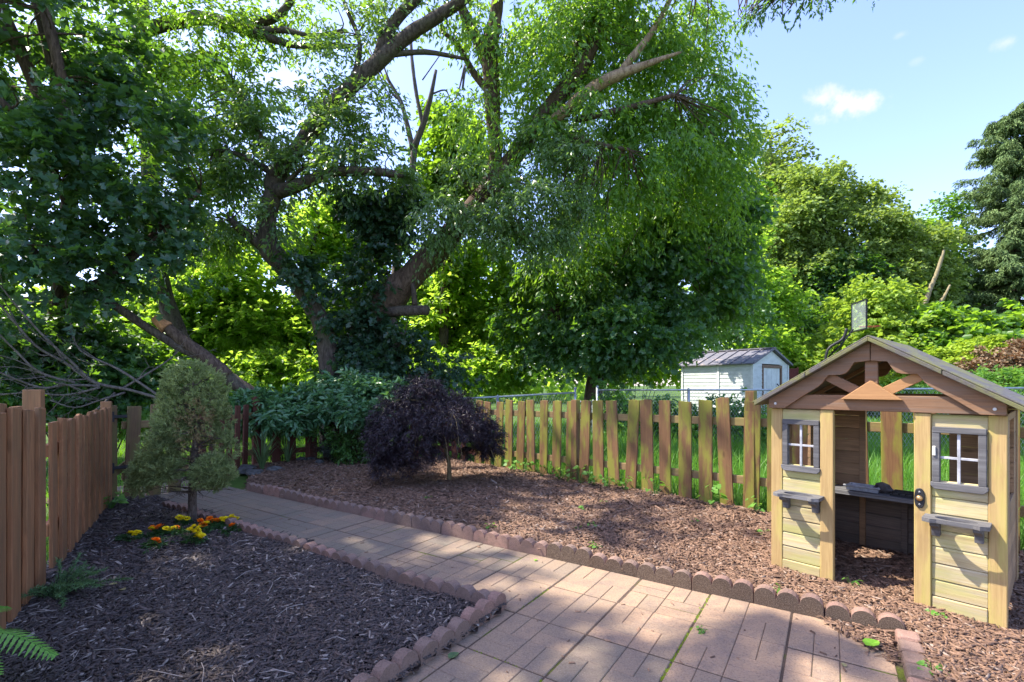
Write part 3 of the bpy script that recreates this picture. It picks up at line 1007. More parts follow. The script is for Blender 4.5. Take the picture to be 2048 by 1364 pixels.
def siding(x0, x1, y, z0, z1, mat, holes=(), name='siding', axis='x', lap=0.094, parent=ph, th=0.018):
    """lap boards; holes (a0, a1, z0, z1) leave an opening"""
    mb = MB()
    z = z0
    while z < z1 - 0.01:
        zt = min(z + lap, z1)
        segs = [(x0, x1)]
        for (a0, a1, h0, h1) in holes:
            if zt > h0 + 0.02 and z < h1 - 0.02:
                ns = []
                for s in segs:
                    if a0 > s[0]: ns.append((s[0], min(s[1], a0)))
                    if a1 < s[1]: ns.append((max(s[0], a1), s[1]))
                segs = ns
        for (a, b) in segs:
            if b - a < 0.004: continue
            poly = [(y - 0.004 + rr.uniform(-.0015, .0015), z + 0.003), (y + th, z + 0.003), (y + th, zt), (y + 0.004, zt), (y - 0.003, zt - 0.010)]
            n = len(poly)
            if axis == 'x': mb.prism(poly, a, b, 'yz')
            else:
                vs = [(p, a, q) for p, q in poly] + [(p, b, q) for p, q in poly]
                mb.add(vs, [tuple(range(n)), tuple(range(2 * n - 1, n - 1, -1))] + [(i, i + n, (i + 1) % n + n, (i + 1) % n) for i in range(n)])
        z = zt
    return mb.build(name, mat, parent, bevel=0.0015)


WZ0, WZ1 = 0.758, 1.045
# the two front panels
siding(xl0 + 0.001, xl1 - 0.001, 0.008, 0.10, ZT - 0.002, M['house_plank'], [(xl0 + 0.02, xl1 - 0.02, WZ0, WZ1)], 'siding')
siding(xr0 + 0.001, xr1 - 0.001, 0.008, 0.10, ZT - 0.002, M['house_plank'], [(xr0 + 0.02, xr1 - 0.02, WZ0, WZ1)], 'siding')
for x0, x1 in ((xl0, xl1), (xr0, xr1)):
    mb = MB(); mb.box(x0 + 0.001, x1 - 0.001, -0.004, 0.028, 0.005, 0.098)
    mb.build('bottom_rail', M['house_plank'], ph, bevel=0.004)


def window(x0, x1, y, z0, z1):
    mb = MB(); t = 0.034
    mb.box(x0, x1, y - 0.022, y + 0.022, z1 - t, z1)
    mb.box(x0, x0 + t, y - 0.0195, y + 0.022, z0 + t, z1 - t)
    mb.box(x1 - t, x1, y - 0.0195, y + 0.022, z0 + t, z1 - t)
    mb.prism([(x0 - 0.006, z0 + t), (x0 - 0.006, z0 + 0.012), (x0 + 0.012, z0 - 0.006), (x1 - 0.012, z0 - 0.006), (x1 + 0.006, z0 + 0.012), (x1 + 0.006, z0 + t)], y - 0.026, y + 0.022, 'xz')
    fr_ = mb.build('window_frame', M['trim'], ph, bevel=0.003)
    mb = MB()
    cx_ = (x0 + x1) / 2; cz_ = (z0 + z1) / 2
    mb.box(cx_ - 0.007, cx_ + 0.007, y - 0.006, y + 0.006, z0 + t, z1 - t)
    mb.box(x0 + t, x1 - t, y - 0.0045, y + 0.0045, cz_ - 0.007, cz_ + 0.007)
    mb.build('muntin', M['trim_light'], fr_, bevel=0.0015)


window(xl0 + 0.004, xl1 - 0.004, 0.004, 0.72, 1.066)
window(xr0 + 0.004, xr1 - 0.004, 0.004, 0.718, 1.064)


def shelf(xc, z):
    wd_ = 0.128
    mb = MB()
    # board with an oval opening, built as a ring of quads
    n = 40
    x0, x1, y0, y1 = xc - 0.136, xc + 0.136, -0.140, 0.0
    inner, outer = [], []
    for k in range(n):
        an = 2 * math.pi * k / n
        ca_, sa_ = math.cos(an), math.sin(an)
        inner.append((xc + 0.088 * ca_, -0.068 + 0.046 * sa_))
        q = min(0.136 / max(abs(ca_), 1e-6), 0.073 / max(abs(sa_), 1e-6))
        ox, oy = xc + q * ca_, -0.073 + q * sa_
        # clipped front corners and a small waist
        if oy < -0.11 and abs(ox - xc) > 0.11: oy = -0.124
        if oy < -0.13 and abs(ox - xc) < 0.085: oy = -0.132
        outer.append((ox, oy))
    vs = [(a, b, z - 0.022) for a, b in outer] + [(a, b, z) for a, b in outer] + [(a, b, z) for a, b in inner] + [(a, b, z - 0.022) for a, b in inner]
    fs = []
    for k in range(n):
        k2 = (k + 1) % n
        for l in range(4):
            fs.append((l * n + k, l * n + k2, ((l + 1) % 4) * n + k2, ((l + 1) % 4) * n + k))
    mb.add(vs, fs)
    sh = mb.build('shelf', M['trim'], ph)
    for s in (-1, 1):
        mb = MB()
        x = xc + s * 0.088
        poly = [(0.004, z - 0.0225), (-0.105, z - 0.0225), (-0.105, z - 0.045), (-0.085, z - 0.055)]
        poly += [(-0.085 + 0.045 * math.sin(q * 0.39), z - 0.055 - 0.035 * (1 - math.cos(q * 0.39))) for q in range(1, 5)]
        poly += [(-0.034, z - 0.115), (0.004, z - 0.115)]
        mb.prism(poly, x - 0.018, x + 0.018, 'yz')
        mb.build('bracket', M['trim'], sh, bevel=0.002)


shelf((xl0 + xl1) / 2 + 0.005, 0.575)
shelf((xr0 + xr1) / 2 - 0.005, 0.565)

# gable: tie beam, barge boards, king post, braces, badge triangle
mb = MB(); mb.box(0.0, PW_, -0.022, 0.012, ZT + 0.002, ZT + 0.098)
mb.build('tie_beam', M['house_board'], ph, bevel=0.003)
mb = MB(); mb.box(0.0, PW_, PD - 0.03, PD - 0.004, ZT + 0.002, ZT + 0.098)
mb.build('tie_beam', M['house_back'], ph, bevel=0.003)
XM = PW_ / 2
ZR = 1.565                                         # underside of the roof at the ridge
SL = (ZR - 1.165) / (XM + 0.06)                    # slope of the roof underside


def zr(x):
    return ZR - SL * abs(x - XM)


def barge(side, y0, y1, mat):
    f = lambda u: XM + side * u                     # u from the ridge outwards
    top = [(0.002, ZR - 0.002), (XM, zr(0) - 0.002)]
    low = [(XM, ZT + 0.003), (XM - 0.10, ZT + 0.003)]
    # scallops: from the lower end up to the middle
    def bot(u, off): return ZR - SL * u - off
    prof = [(0.37, 0.108), (0.30, 0.104), (0.275, 0.101), (0.255, 0.092), (0.238, 0.076), (0.222, 0.064), (0.185, 0.087), (0.15, 0.106), (0.128, 0.112), (0.112, 0.106), (0.098, 0.090), (0.082, 0.073), (0.045, 0.094), (0.002, 0.115)]
    pts = top + low + [(u, bot(u, o)) for u, o in prof]
    poly = [(f(u), z) for u, z in pts]
    mb = MB(); mb.prism(poly, y0, y1, 'xz')
    return mb.build('barge_board', mat, ph, bevel=0.002)


for s in (-1, 1):
    bb = barge(s, -0.046, -0.0235, M['house_board'])
    mb = MB(); mb.tube([(XM + s * (XM - 0.045), -0.05, ZT + 0.035), (XM + s * (XM - 0.045), -0.042, ZT + 0.035)], [0.008, 0.010], 10)
    mb.build('bolt', M['bolt'], bb)
    barge(s, PD + 0.003, PD + 0.022, M['house_back'])
mb = MB(); mb.box(XM - 0.033, XM + 0.033, -0.020, 0.006, ZT + 0.0985, ZR - 0.07)
mb.build('king_post', M['house_board'], ph, bevel=0.003)
for s in (-1, 1):
    mb = MB()
    a = Vector((XM + s * 0.05, 0, ZT + 0.11)); b = Vector((XM + s * 0.235, 0, ZT + 0.218))
    d = (b - a).normalized(); q = Vector((-d.z, 0, d.x)) * 0.029
    mb.prism([(p.x, p.z) for p in (a - q - d * .03, b - q + d * .02, b + q + d * .02, a + q - d * .03)], -0.019 - 0.0005 * s, 0.004, 'xz')
    mb.build('brace', M['house_orange'] if s > 0 else M['house_board'], ph, bevel=0.002)
mb = MB(); mb.prism([(XM - 0.15, ZT + 0.073), (XM + 0.155, ZT + 0.073), (XM + 0.004, ZT + 0.19)], -0.062, -0.0225, 'xz')
mb.build('gable_triangle', M['house_orange'], ph, bevel=0.003)

# roof: two planked sheets on each side
for s in (-1, 1):
    run = XM + 0.075
    for (u0, u1, up_) in ((-0.0, 0.335, 0.0), (0.338, run, 0.006)):
        mb = MB()
        def rp(u, z): return (XM + s * u, ZR - SL * u + z)
        th = 0.026
        poly = [rp(u0, 0.0 + up_ * 0), rp(u1, 0.0), rp(u1, th), rp(u0, th)]
        if u0 == 0: poly = [rp(0, 0), rp(u1, 0), rp(u1, th), rp(0, th)]
        mb.prism(poly, -0.105, PD + 0.09, 'xz')
        mb.build('roof_panel', M['roof_wood'], ph, bevel=0.003)
    # thin upper layer set back from the edge
    mb = MB()
    poly = [rp(0.0, 0.0275), rp(run + 0.012, 0.0275), rp(run + 0.012, 0.037), rp(0.0, 0.037)]
    mb.prism(poly, -0.098, PD + 0.085, 'xz')
    mb.build('roof_panel', M['roof_wood'], ph, bevel=0.002)
    for y in (0.25, 0.72):
        mb = MB(); mb.prism([rp(0.02, -0.028), rp(run - 0.08, -0.028), rp(run - 0.08, -0.001), rp(0.02, -0.001)], y, y + 0.05, 'xz')
        mb.build('rafter', M['house_back'], ph)

# left wall with a window opening, right wall, back wall with the serving opening
siding(0.06, PD - 0.05, 0.012, 0.06, ZT, M['house_back'], [(0.32, 0.72, 0.66, 1.02)], 'side_wall', 'y')
siding(0.06, PD - 0.05, PW_ - 0.026, 0.06, ZT, M['house_back'], [(0.32, 0.72, 0.66, 1.02)], 'side_wall', 'y')
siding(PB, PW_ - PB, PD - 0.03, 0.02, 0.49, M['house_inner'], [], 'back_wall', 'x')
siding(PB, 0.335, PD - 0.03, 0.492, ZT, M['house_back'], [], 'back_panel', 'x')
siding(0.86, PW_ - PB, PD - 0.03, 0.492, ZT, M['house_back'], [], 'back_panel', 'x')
for x in (0.30, 0.83):
    mb = MB(); mb.box(x, x + 0.04, PD - 0.052, PD - 0.036, 0.0, ZT - 0.002)
    mb.build('stud', M['house_back'], ph, bevel=0.002)
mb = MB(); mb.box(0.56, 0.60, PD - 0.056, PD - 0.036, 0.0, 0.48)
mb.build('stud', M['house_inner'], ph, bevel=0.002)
# counter under the serving opening
mb = MB()
for k in range(3): mb.box(0.08, PW_ - 0.08, PD - 0.30 + k * 0.078, PD - 0.225 + k * 0.078, 0.482, 0.50)
mb.box(0.08, PW_ - 0.08, PD - 0.306, PD - 0.3005, 0.47, 0.502)
mb.build('counter', M['trim'], ph, bevel=0.002)
# door bell plate
mb = MB()
xj = xr0 - JW / 2 - 0.012; zb = 0.648
poly = []
for q in range(16):
    an = 2 * math.pi * q / 16
    poly.append((xj + 0.024 * math.copysign(abs(math.cos(an)) ** 0.7, math.cos(an)), zb + 0.058 * math.copysign(abs(math.sin(an)) ** 0.9, math.sin(an))))
mb.prism(poly, -0.021, -0.0125, 'xz')
db = mb.build('bell_plate', M['black'], ph, bevel=0.003)
mb = MB(); mb.tube([(xj, -0.022, zb), (xj, -0.03, zb), (xj, -0.034, zb)], [0.017, 0.014, 0.006], 14)
mb.build('bell_button', M['brass'], db, smooth=True)
for dz in (0.036, -0.036):
    mb = MB(); mb.tube([(xj, -0.0215, zb + dz), (xj, -0.024, zb + dz)], [0.006, 0.004], 8)
    mb.build('screw', M['bolt'], db)
# white catch on the frame of the larger window
mb = MB(); mb.box(xr0 + 0.006, xr0 + 0.022, -0.024, -0.016, 0.90, 0.955)
mb.build('latch', plain('catch', (0.6, 0.56, 0.5), 0.6), ph, bevel=0.003)

MP = Matrix.Translation((1.825, 3.415, 0)) @ Matrix.Rotation(PA, 4, 'Z')


def on_house(x, y, z): return MP @ Vector((x, y, z))


# things left on the counter
mb = MB()
mb.box(-0.10, 0.10, -0.06, 0.06, 0, 0.008)
for a in ((-0.10, 0.10, -0.06, -0.05), (-0.10, 0.10, 0.05, 0.06), (-0.10, -0.09, -0.05, 0.05), (0.09, 0.10, -0.05, 0.05)): mb.box(*a, 0.008, 0.04)
mb.box(-0.115, 0.115, -0.075, -0.061, 0.03, 0.042)
o = mb.build('tray', M['trim_light'], None, on_house(0.36, PD - 0.19, 0.5005), (0, 0, PA), bevel=0.003)
tag(o, 'pale grey open tray at the end of the playhouse counter', 'tray')


def rock_mesh(name, sx, sy, sz, seed, sub=2, amp=0.2, mat=None):
    bm = bmesh.new(); bmesh.ops.create_icosphere(bm, subdivisions=sub, radius=1)
    g = random.Random(seed)
    ph_ = [g.uniform(0, 6) for _ in range(6)]
    for v in bm.verts:
        c = v.co
        k = 1 + amp * (math.sin(3 * c.x + ph_[0]) + math.sin(4 * c.y + ph_[1]) * 0.7 + math.sin(5 * c.z + ph_[2]) * 0.6 + g.uniform(-0.25, 0.25))
        v.co = Vector((c.x * sx * k, c.y * sy * k, max(-0.55, c.z) * sz * k))
    me = bpy.data.meshes.new(name); bm.to_mesh(me); bm.free(); me.materials.append(mat or M['rock'])
    return me


M['dark_rock'] = plain('dark_rock', (0.075, 0.062, 0.058), 0.8, 0.3, 0, 0.5, 18)
o = link('rock', rock_mesh('rock', 0.075, 0.05, 0.04, 4, mat=M['dark_rock']), None, on_house(0.47, PD - 0.16, 0.52), (0, 0, PA + 0.2))
tag(o, 'dark brown rock lying on the playhouse counter', 'rock')
mb = MB()
mb.box(-0.17, 0.17, -0.075, 0.075, 0, 0.012)
for i in range(9): mb.box(-0.16 + i * 0.038, -0.152 + i * 0.038, -0.07, 0.07, 0.0125, 0.02)
for i in range(4): mb.box(-0.165, 0.165, -0.065 + i * 0.04, -0.059 + i * 0.04, 0.0205, 0.027)
o = mb.build('stove_grate', M['black'], None, on_house(0.70, PD - 0.18, 0.5005), (0, 0, PA), bevel=0.001)
tag(o, 'black toy stove grate on the playhouse counter beside the rock', 'stove grate')

# ------------------------------------------------------------------ shed
sm, snt, _, _ = new_mat('shed_siding')
tc = node(snt, 'ShaderNodeTexCoord')
g1 = noise(snt, coords(snt, (1, 1, 2.2), rnd=False), 3.2, 5, 0.7)
g2 = noise(snt, coords(snt, (1, 1, 9), rnd=False), 2.0, 5, 0.7)
sx = node(snt, 'ShaderNodeSeparateXYZ'); snt.links.new(tc.outputs['Object'], sx.inputs[0])
low = smoothr(snt, sx.outputs['Z'], 0.1, 1.5, 0.75, 0.2)
c = mixc(snt, mth(snt, 'MULTIPLY', smoothr(snt, g1, 0.45, 0.62), low), (0.60, 0.64, 0.61), (0.20, 0.24, 0.19))
c = mixc(snt, smoothr(snt, g2, 0.5, 0.75, 0, 0.3), c, (0.40, 0.43, 0.40))
finish(snt, c, 0.65, 0.25, g2, 0.15, 0.004)
rm, rnt, _, _ = new_mat('shed_roof')
g1 = noise(rnt, coords(rnt, (1.2, 1.2, 1.2), rnd=False), 2.2, 4, 0.6)
g2 = noise(rnt, coords(rnt, (1, 1, 1), rnd=False), 14, 5, 0.7)
c = mixc(rnt, smoothr(rnt, g2, 0.3, 0.7), (0.11, 0.11, 0.132), (0.18, 0.172, 0.195))
c = mixc(rnt, smoothr(rnt, g1, 0.58, 0.66, 0, 0.8), c, (0.34, 0.27, 0.24))
finish(rnt, c, 0.6, 0.35, g2, 0.2, 0.004)
Cn = Vector((6.94, 14.0, 0.0))
sa = math.atan2(0.8, -0.6)                          # long wall runs away from the corner
sh = empty('shed', Cn, sa)
tag(sh, 'small white metal shed with a dark ribbed roof beyond the chain link fence', 'shed')
# local x: along the long wall (away), local y: left-hand of it -> towards minus gable direction
LW, GW, EH, RH = 2.29, -2.2, 1.93, 2.37
def lap_wall(p, q, z0, z1, nrm_out, parent, lap=0.115):
    mb = MB()
    p, q = Vector((*p, 0)), Vector((*q, 0))
    no = Vector(nrm_out)
    z = z0
    while z < z1 - 0.01:
        zt = min(z + lap, z1)
        a = [p + no * 0.014, q + no * 0.014]; b_ = [p + no * 0.002, q + no * 0.002]
        vs = [(a[0].x, a[0].y, z), (a[1].x, a[1].y, z), (b_[1].x, b_[1].y, zt), (b_[0].x, b_[0].y, zt), (p.x - no.x * .03, p.y - no.y * .03, z), (q.x - no.x * .03, q.y - no.y * .03, z), (q.x - no.x * .03, q.y - no.y * .03, zt), (p.x - no.x * .03, p.y - no.y * .03, zt)]
        mb.add(vs, [(0, 1, 2, 3), (0, 4, 5, 1), (4, 7, 6, 5), (3, 2, 6, 7), (0, 3, 7, 4), (1, 5, 6, 2)])
        z = zt
    return mb.build('wall', sm, parent)
lap_wall((0, 0), (LW, 0), -0.1, EH, (0, 1, 0), sh)
lap_wall((LW, 0), (LW, GW), -0.1, EH, (1, 0, 0), sh)
lap_wall((LW, GW), (0, GW), -0.1, EH, (0, -1, 0), sh)
# door wall
lap_wall((0, -0.03), (0, -0.55), -0.1, EH, (-1, 0, 0), sh)
lap_wall((0, -1.72), (0, GW + 0.03), -0.1, EH, (-1, 0, 0), sh)
mb = MB()
mb.add([(-0.012, -0.0, EH), (-0.012, GW, EH), (-0.012, GW / 2, RH - 0.02), (0.02, -0.0, EH), (0.02, GW, EH), (0.02, GW / 2, RH - 0.02)], [(0, 1, 2), (5, 4, 3), (0, 3, 4, 1), (1, 4, 5, 2), (2, 5, 3, 0)])
mb.add([(LW + 0.012, -0.0, EH), (LW + 0.012, GW, EH), (LW + 0.012, GW / 2, RH - 0.02), (LW - 0.02, -0.0, EH), (LW - 0.02, GW, EH), (LW - 0.02, GW / 2, RH - 0.02)], [(2, 1, 0), (3, 4, 5), (1, 4, 3, 0), (2, 5, 4, 1), (0, 3, 5, 2)])
mb.build('gable', sm, sh)
mb = MB(); mb.box(-0.005, 0.03, -1.655, -0.615, -0.1, EH - 0.12)
for k in range(3): mb.box(-0.011, -0.0055, -1.5 + k * 0.33, -1.47 + k * 0.33, -0.08, EH - 0.14)
dr = mb.build('door', plain('shed_door', (0.60, 0.63, 0.60), 0.6, 0.3, 0, 0.12, 5), sh)
mb = MB(); mb.tube([(-0.03, -1.50, 1.0), (-0.07, -1.49, 1.05), (-0.08, -1.47, 1.25), (-0.03, -1.45, 1.34)], 0.015, 6)
mb.build('handle', M['black'], dr)
mb = MB()
for y in (-0.552, -1.718): mb.box(-0.03, 0.02, y - 0.062 if y < -1 else y - 0.062, y + 0.002, -0.1, EH - 0.06)
mb.box(-0.031, 0.02, -1.78, -0.55, EH - 0.118, EH - 0.03)
mb.build('door_frame', plain('shed_frame', (0.20, 0.13, 0.085), 0.85), sh)
mb = MB()
for (x, y) in ((0, 0), (LW, 0), (0, GW), (LW, GW)): mb.box(x - 0.035, x + 0.035, y - 0.03, y + 0.03, -0.1, EH + 0.005)
mb.box(LW * 0.44, LW * 0.44 + 0.07, 0.0, 0.028, -0.1, EH)
mb.build('corner_trim', plain('shed_trim', (0.62, 0.65, 0.62), 0.6, 0.3, 0, 0.1), sh)
mb = MB()
for s in (1, -1):
    yo, ym = (0.12, GW / 2) if s > 0 else (GW - 0.12, GW / 2)
    zo = EH - (RH - EH) / 1.1 * 0.12 + 0.02
    vs = [(-0.12, yo, zo), (LW + 0.12, yo, zo), (LW + 0.12, ym, RH), (-0.12, ym, RH)]
    mb.add(vs + [(x, y, z + 0.03) for x, y, z in vs], [(0, 3, 2, 1), (4, 5, 6, 7), (0, 1, 5, 4), (1, 2, 6, 5), (2, 3, 7, 6), (3, 0, 4, 7)])
    for k in range(8):
        x = -0.115 + k * (LW + 0.2) / 7.0
        vs = [(x, yo, zo + 0.031), (x + 0.03, yo, zo + 0.031), (x + 0.03, ym, RH + 0.031), (x, ym, RH + 0.031)]
        mb.add(vs + [(a, b_, c_ + 0.03) for a, b_, c_ in vs], [(0, 3, 2, 1), (4, 5, 6, 7), (0, 1, 5, 4), (1, 2, 6, 5), (2, 3, 7, 6), (3, 0, 4, 7)])
mb.box(-0.13, LW + 0.13, GW / 2 - 0.08, GW / 2 + 0.08, RH + 0.03, RH + 0.068)
mb.build('roof', rm, sh)
# rust red board standing behind the shed
o = MB().box(-0.25, 0.25, -0.02, 0.02, 0, 1.9).box(-0.28, -0.25, -0.03, 0.03, 0, 1.95).box(0.25, 0.28, -0.03, 0.03, 0, 1.95).box(-0.25, 0.25, 0.021, 0.04, 0.4, 0.5).build('panel_board', plain('rust_red', (0.13, 0.035, 0.03), 0.8), None, PT(1579, 840, 17.5).xy.to_3d(), (0, 0, -0.4))
tag(o, 'rust red board panel standing beside the white shed', 'board')

# ------------------------------------------------------------------ basketball hoop
bp = PT(1718, 632, 17.0)
hp = empty('basketball_hoop', (bp.x - 0.95, bp.y + 0.35, 0.1))
tag(hp, 'basketball hoop with a clear backboard on a bent black pole among bright shrubs', 'basketball hoop')
o = Vector(hp.location)
bz = bp.z
mb = MB()
P_, r_ = smooth_path([Vector((0, 0, 0)), Vector((0.0, 0, 1.6)), Vector((0.08, 0, 2.45)), Vector((0.5, -0.15, bz - 0.9)), Vector((0.62, -0.2, bz - 0.42 - 0.1))], [0.05] * 5, 4)
mb.tube(P_, r_, 8)
mb.tube([Vector((0.1, 0, 2.2)), Vector((0.45, -0.12, 2.6)), Vector((0.8, -0.28, bz - 0.45 - 0.1))], 0.03, 6)
mb.build('pole', M['black'], hp, smooth=True)
ba = R(-104)                                       # the board faces along +x, seen edge-on
def BB(a, n_, z): 
    u = Vector((math.cos(ba), math.sin(ba), 0)); v = Vector((-math.sin(ba), math.cos(ba), 0))
    return Vector((bp.x, bp.y, bz)) - o + u * a * 0.82 + v * n_ + Vector((0, 0, z))
gm, ggt, _, _ = new_mat('acrylic')
p_ = finish(ggt, (0.45, 0.52, 0.50), 0.25, 0.5)
p_.inputs['Alpha'].default_value = 0.2
def obox(mb, a0, a1, n0, n1, z0, z1):
    vs = [BB(a0, n0, z0), BB(a1, n0, z0), BB(a1, n1, z0), BB(a0, n1, z0), BB(a0, n0, z1), BB(a1, n0, z1), BB(a1, n1, z1), BB(a0, n1, z1)]
    mb.add(vs, [(0, 3, 2, 1), (4, 5, 6, 7), (0, 1, 5, 4), (1, 2, 6, 5), (2, 3, 7, 6), (3, 0, 4, 7)])
mb = MB(); obox(mb, -0.66, 0.66, -0.01, 0.01, -0.47, 0.47)
bk = mb.build('backboard', gm, hp)
mb = MB()
for a in ((-0.71, -0.661), (0.661, 0.71)): obox(mb, *a, -0.02, 0.02, -0.5, 0.5)
for z in ((-0.52, -0.471), (0.471, 0.52)): obox(mb, -0.66, 0.66, -0.018, 0.018, *z)
for a in ((-0.26, -0.23), (0.23, 0.26)): obox(mb, *a, 0.0105, 0.014, -0.28, 0.14)
for z in ((-0.31, -0.28), (0.14, 0.17)): obox(mb, -0.26, 0.26, 0.0105, 0.014, *z)
mb.build('backboard_frame', M['black'], bk)
mb = MB()
ring = []
for q in range(25):
    an = 2 * math.pi * q / 24
    ring.append(BB(0.23 * math.cos(an), 0.42 + 0.23 * math.sin(an), -0.38))
mb.tube(ring, 0.012, 6, caps=False)
mb.tube([BB(0, 0.012, -0.38), BB(0, 0.19, -0.38)], 0.03, 6)
mb.build('rim', plain('rim_red', (0.35, 0.05, 0.03), 0.5), hp)

# ------------------------------------------------------------------ dwarf Alberta spruce
sb = G(385, 1048)
M['needle'] = leaf_mat('needle', (0.10, 0.135, 0.048), (0.35, 0.42, 0.16), (0.2, 0.26, 0.05), 0.22, 0.55, 0.25)
M['needle_brown'] = leaf_mat('needle_brown', (0.20, 0.135, 0.055), (0.34, 0.27, 0.12), (0.12, 0.08, 0.02), 0.1, 0.7, 0.2)
M['bark_spruce'] = bark_mat('bark_spruce', (0.085, 0.06, 0.045), (0.19, 0.15, 0.12), 3)


def needle_tufts(rng, C, D, m, ln, wd, tilt=0.9):
    N = len(C); n = N * m
    Cc = np.repeat(C, m, 0); Dd = np.repeat(D, m, 0)
    A = unit(Dd + rng.normal(size=(n, 3)) * tilt)
    P = Cc + Dd * rng.uniform(-0.4, 1.0, (n, 1)) * ln * 1.4
    Bv = unit(np.cross(A, rng.normal(size=(n, 3))))
    l = ln * rng.uniform(0.6, 1.3, (n, 1))
    V = np.stack([P - Bv * wd * .5, P + Bv * wd * .5, P + A * l], 1).reshape(-1, 3)
    Q = np.arange(n * 3).reshape(n, 3)
    t = np.clip(np.repeat(rng.uniform(0.1, 0.8, N), m) + rng.normal(size=n) * 0.15, 0, 1)
    return V, Q, t


ds = empty('dwarf_spruce', sb)
tag(ds, 'dwarf spruce with a rounded top and browned bare side rising from the marigolds', 'tree')
rng = np.random.default_rng(21)
kk = sb.y / F
def lobes(lst, n, per_sub=16):
    Cs, Ds, Ts = [], [], []
    for (px, py, rx, ry, dz, w_) in lst:
        c = Vector(((px - 385) * kk, dz, H + (HY - py) * kk))
        k = int(n * w_)
        d = unit(rng.normal(size=(k, 3)))
        sub_ = unit(rng.normal(size=(per_sub, 3)))
        dots = (d @ sub_.T).max(1)
        r = (0.52 + 0.52 * dots[:, None] ** 5) * rng.uniform(0.82, 1.0, (k, 1))
        Cs.append(np.array(c) + d * r * np.array([rx * kk, 0.8 * rx * kk, ry * kk]))
        Ds.append(unit(d + np.array([0, 0, 0.35]))); Ts.append(np.clip((dots - 0.72) / 0.28, 0, 1))
    return np.concatenate(Cs), np.concatenate(Ds), np.concatenate(Ts)
GL = [(386, 772, 60, 46, 0, 1.0), (352, 790, 40, 40, -.04, .7), (420, 792, 40, 40, .02, .7), (385, 828, 66, 46, .02, 1.0), (355, 850, 36, 40, -.08, .8), (440, 845, 18, 34, .06, .3), (448, 895, 20, 34, .06, .3),
      (356, 872, 40, 34, -.12, .8), (338, 905, 38, 30, -.12, .8), (400, 880, 24, 20, .16, .25), (318, 930, 44, 28, -.06, .8), (295, 950, 34, 22, -.04, .6), (350, 935, 36, 26, -.14, .6), (288, 968, 20, 20, -.05, .3),
      (440, 930, 36, 28, -.1, .7), (462, 945, 22, 22, -.12, .4), (422, 950, 28, 20, -.12, .4), (448, 962, 18, 14, -.12, .25), (380, 742, 40, 22, 0, .4)]
C, D, T = lobes(GL, 430)
V, Q, t = needle_tufts(rng, C, D, 28, 0.026, 0.0050, 0.75)
t = np.clip(t * 0.5 + np.repeat(T, 28) * 0.6, 0, 1)  # needles between the lumps coloured darker to stand for shade
link('crown', np_mesh('crown', V, Q, M['needle'], t), ds)
BL = [(410, 850, 34, 40, -.16, .6), (405, 890, 44, 40, -.02, .8), (420, 820, 26, 26, -.14, .3), (330, 950, 50, 16, .04, .35), (400, 915, 30, 24, .06, .3)]
C, D, T = lobes(BL, 210)
V, Q, t = needle_tufts(rng, C, D, 10, 0.022, 0.0038, 1.0)
link('dry_needles', np_mesh('dry_needles', V, Q, M['needle_brown'], t), ds)
mb = MB()
P_, r_ = smooth_path([Vector((0, 0, -0.05)), Vector((0.0, 0, 0.3)), Vector((0.01, 0, 0.6)), Vector((0.03, 0.02, 1.0)), Vector((0.0, 0, 1.35))], [0.042, 0.034, 0.03, 0.022, 0.008], 4)
mb.tube(P_, r_, 10, 0.08)
for _ in range(120):
    z = random.uniform(0.28, 1.3)
    an = random.uniform(0, 6.283); L_ = random.uniform(0.12, 0.42) * (1.25 - 0.6 * z)
    a = Vector((0.02, 0, z)); b = a + Vector((math.cos(an) * L_, math.sin(an) * L_ * .8, random.uniform(-0.06, 0.10)))
    m_ = a.lerp(b, 0.5) + Vector((0, 0, random.uniform(-0.03, 0.03)))
    mb.tube([a, m_, b], [0.007, 0.0045, 0.0018], 5, 0, caps=False)
    for _ in range(3):
        q = a.lerp(b, random.uniform(0.4, 0.9))
        mb.tube([q, q + Vector((random.uniform(-.07, .07), random.uniform(-.07, .07), random.uniform(-.06, .05)))], [0.0028, 0.0012], 4, 0, caps=False)
mb.build('trunk', M['bark_spruce'], ds, smooth=True)

# ------------------------------------------------------------------ marigolds
M['petal_yellow'] = tint_mat('petal_yellow', (0.85, 0.66, 0.012), (0.92, 0.78, 0.025), 0.6, 0.2, 80, 0.1)
M['petal_orange'] = tint_mat('petal_orange', (0.85, 0.16, 0.006), (0.92, 0.28, 0.01), 0.6, 0.2, 80, 0.15)
M['mari_leaf'] = leaf_mat('mari_leaf', (0.025, 0.075, 0.02), (0.05, 0.13, 0.03), (0.08, 0.18, 0.02), 0.25)


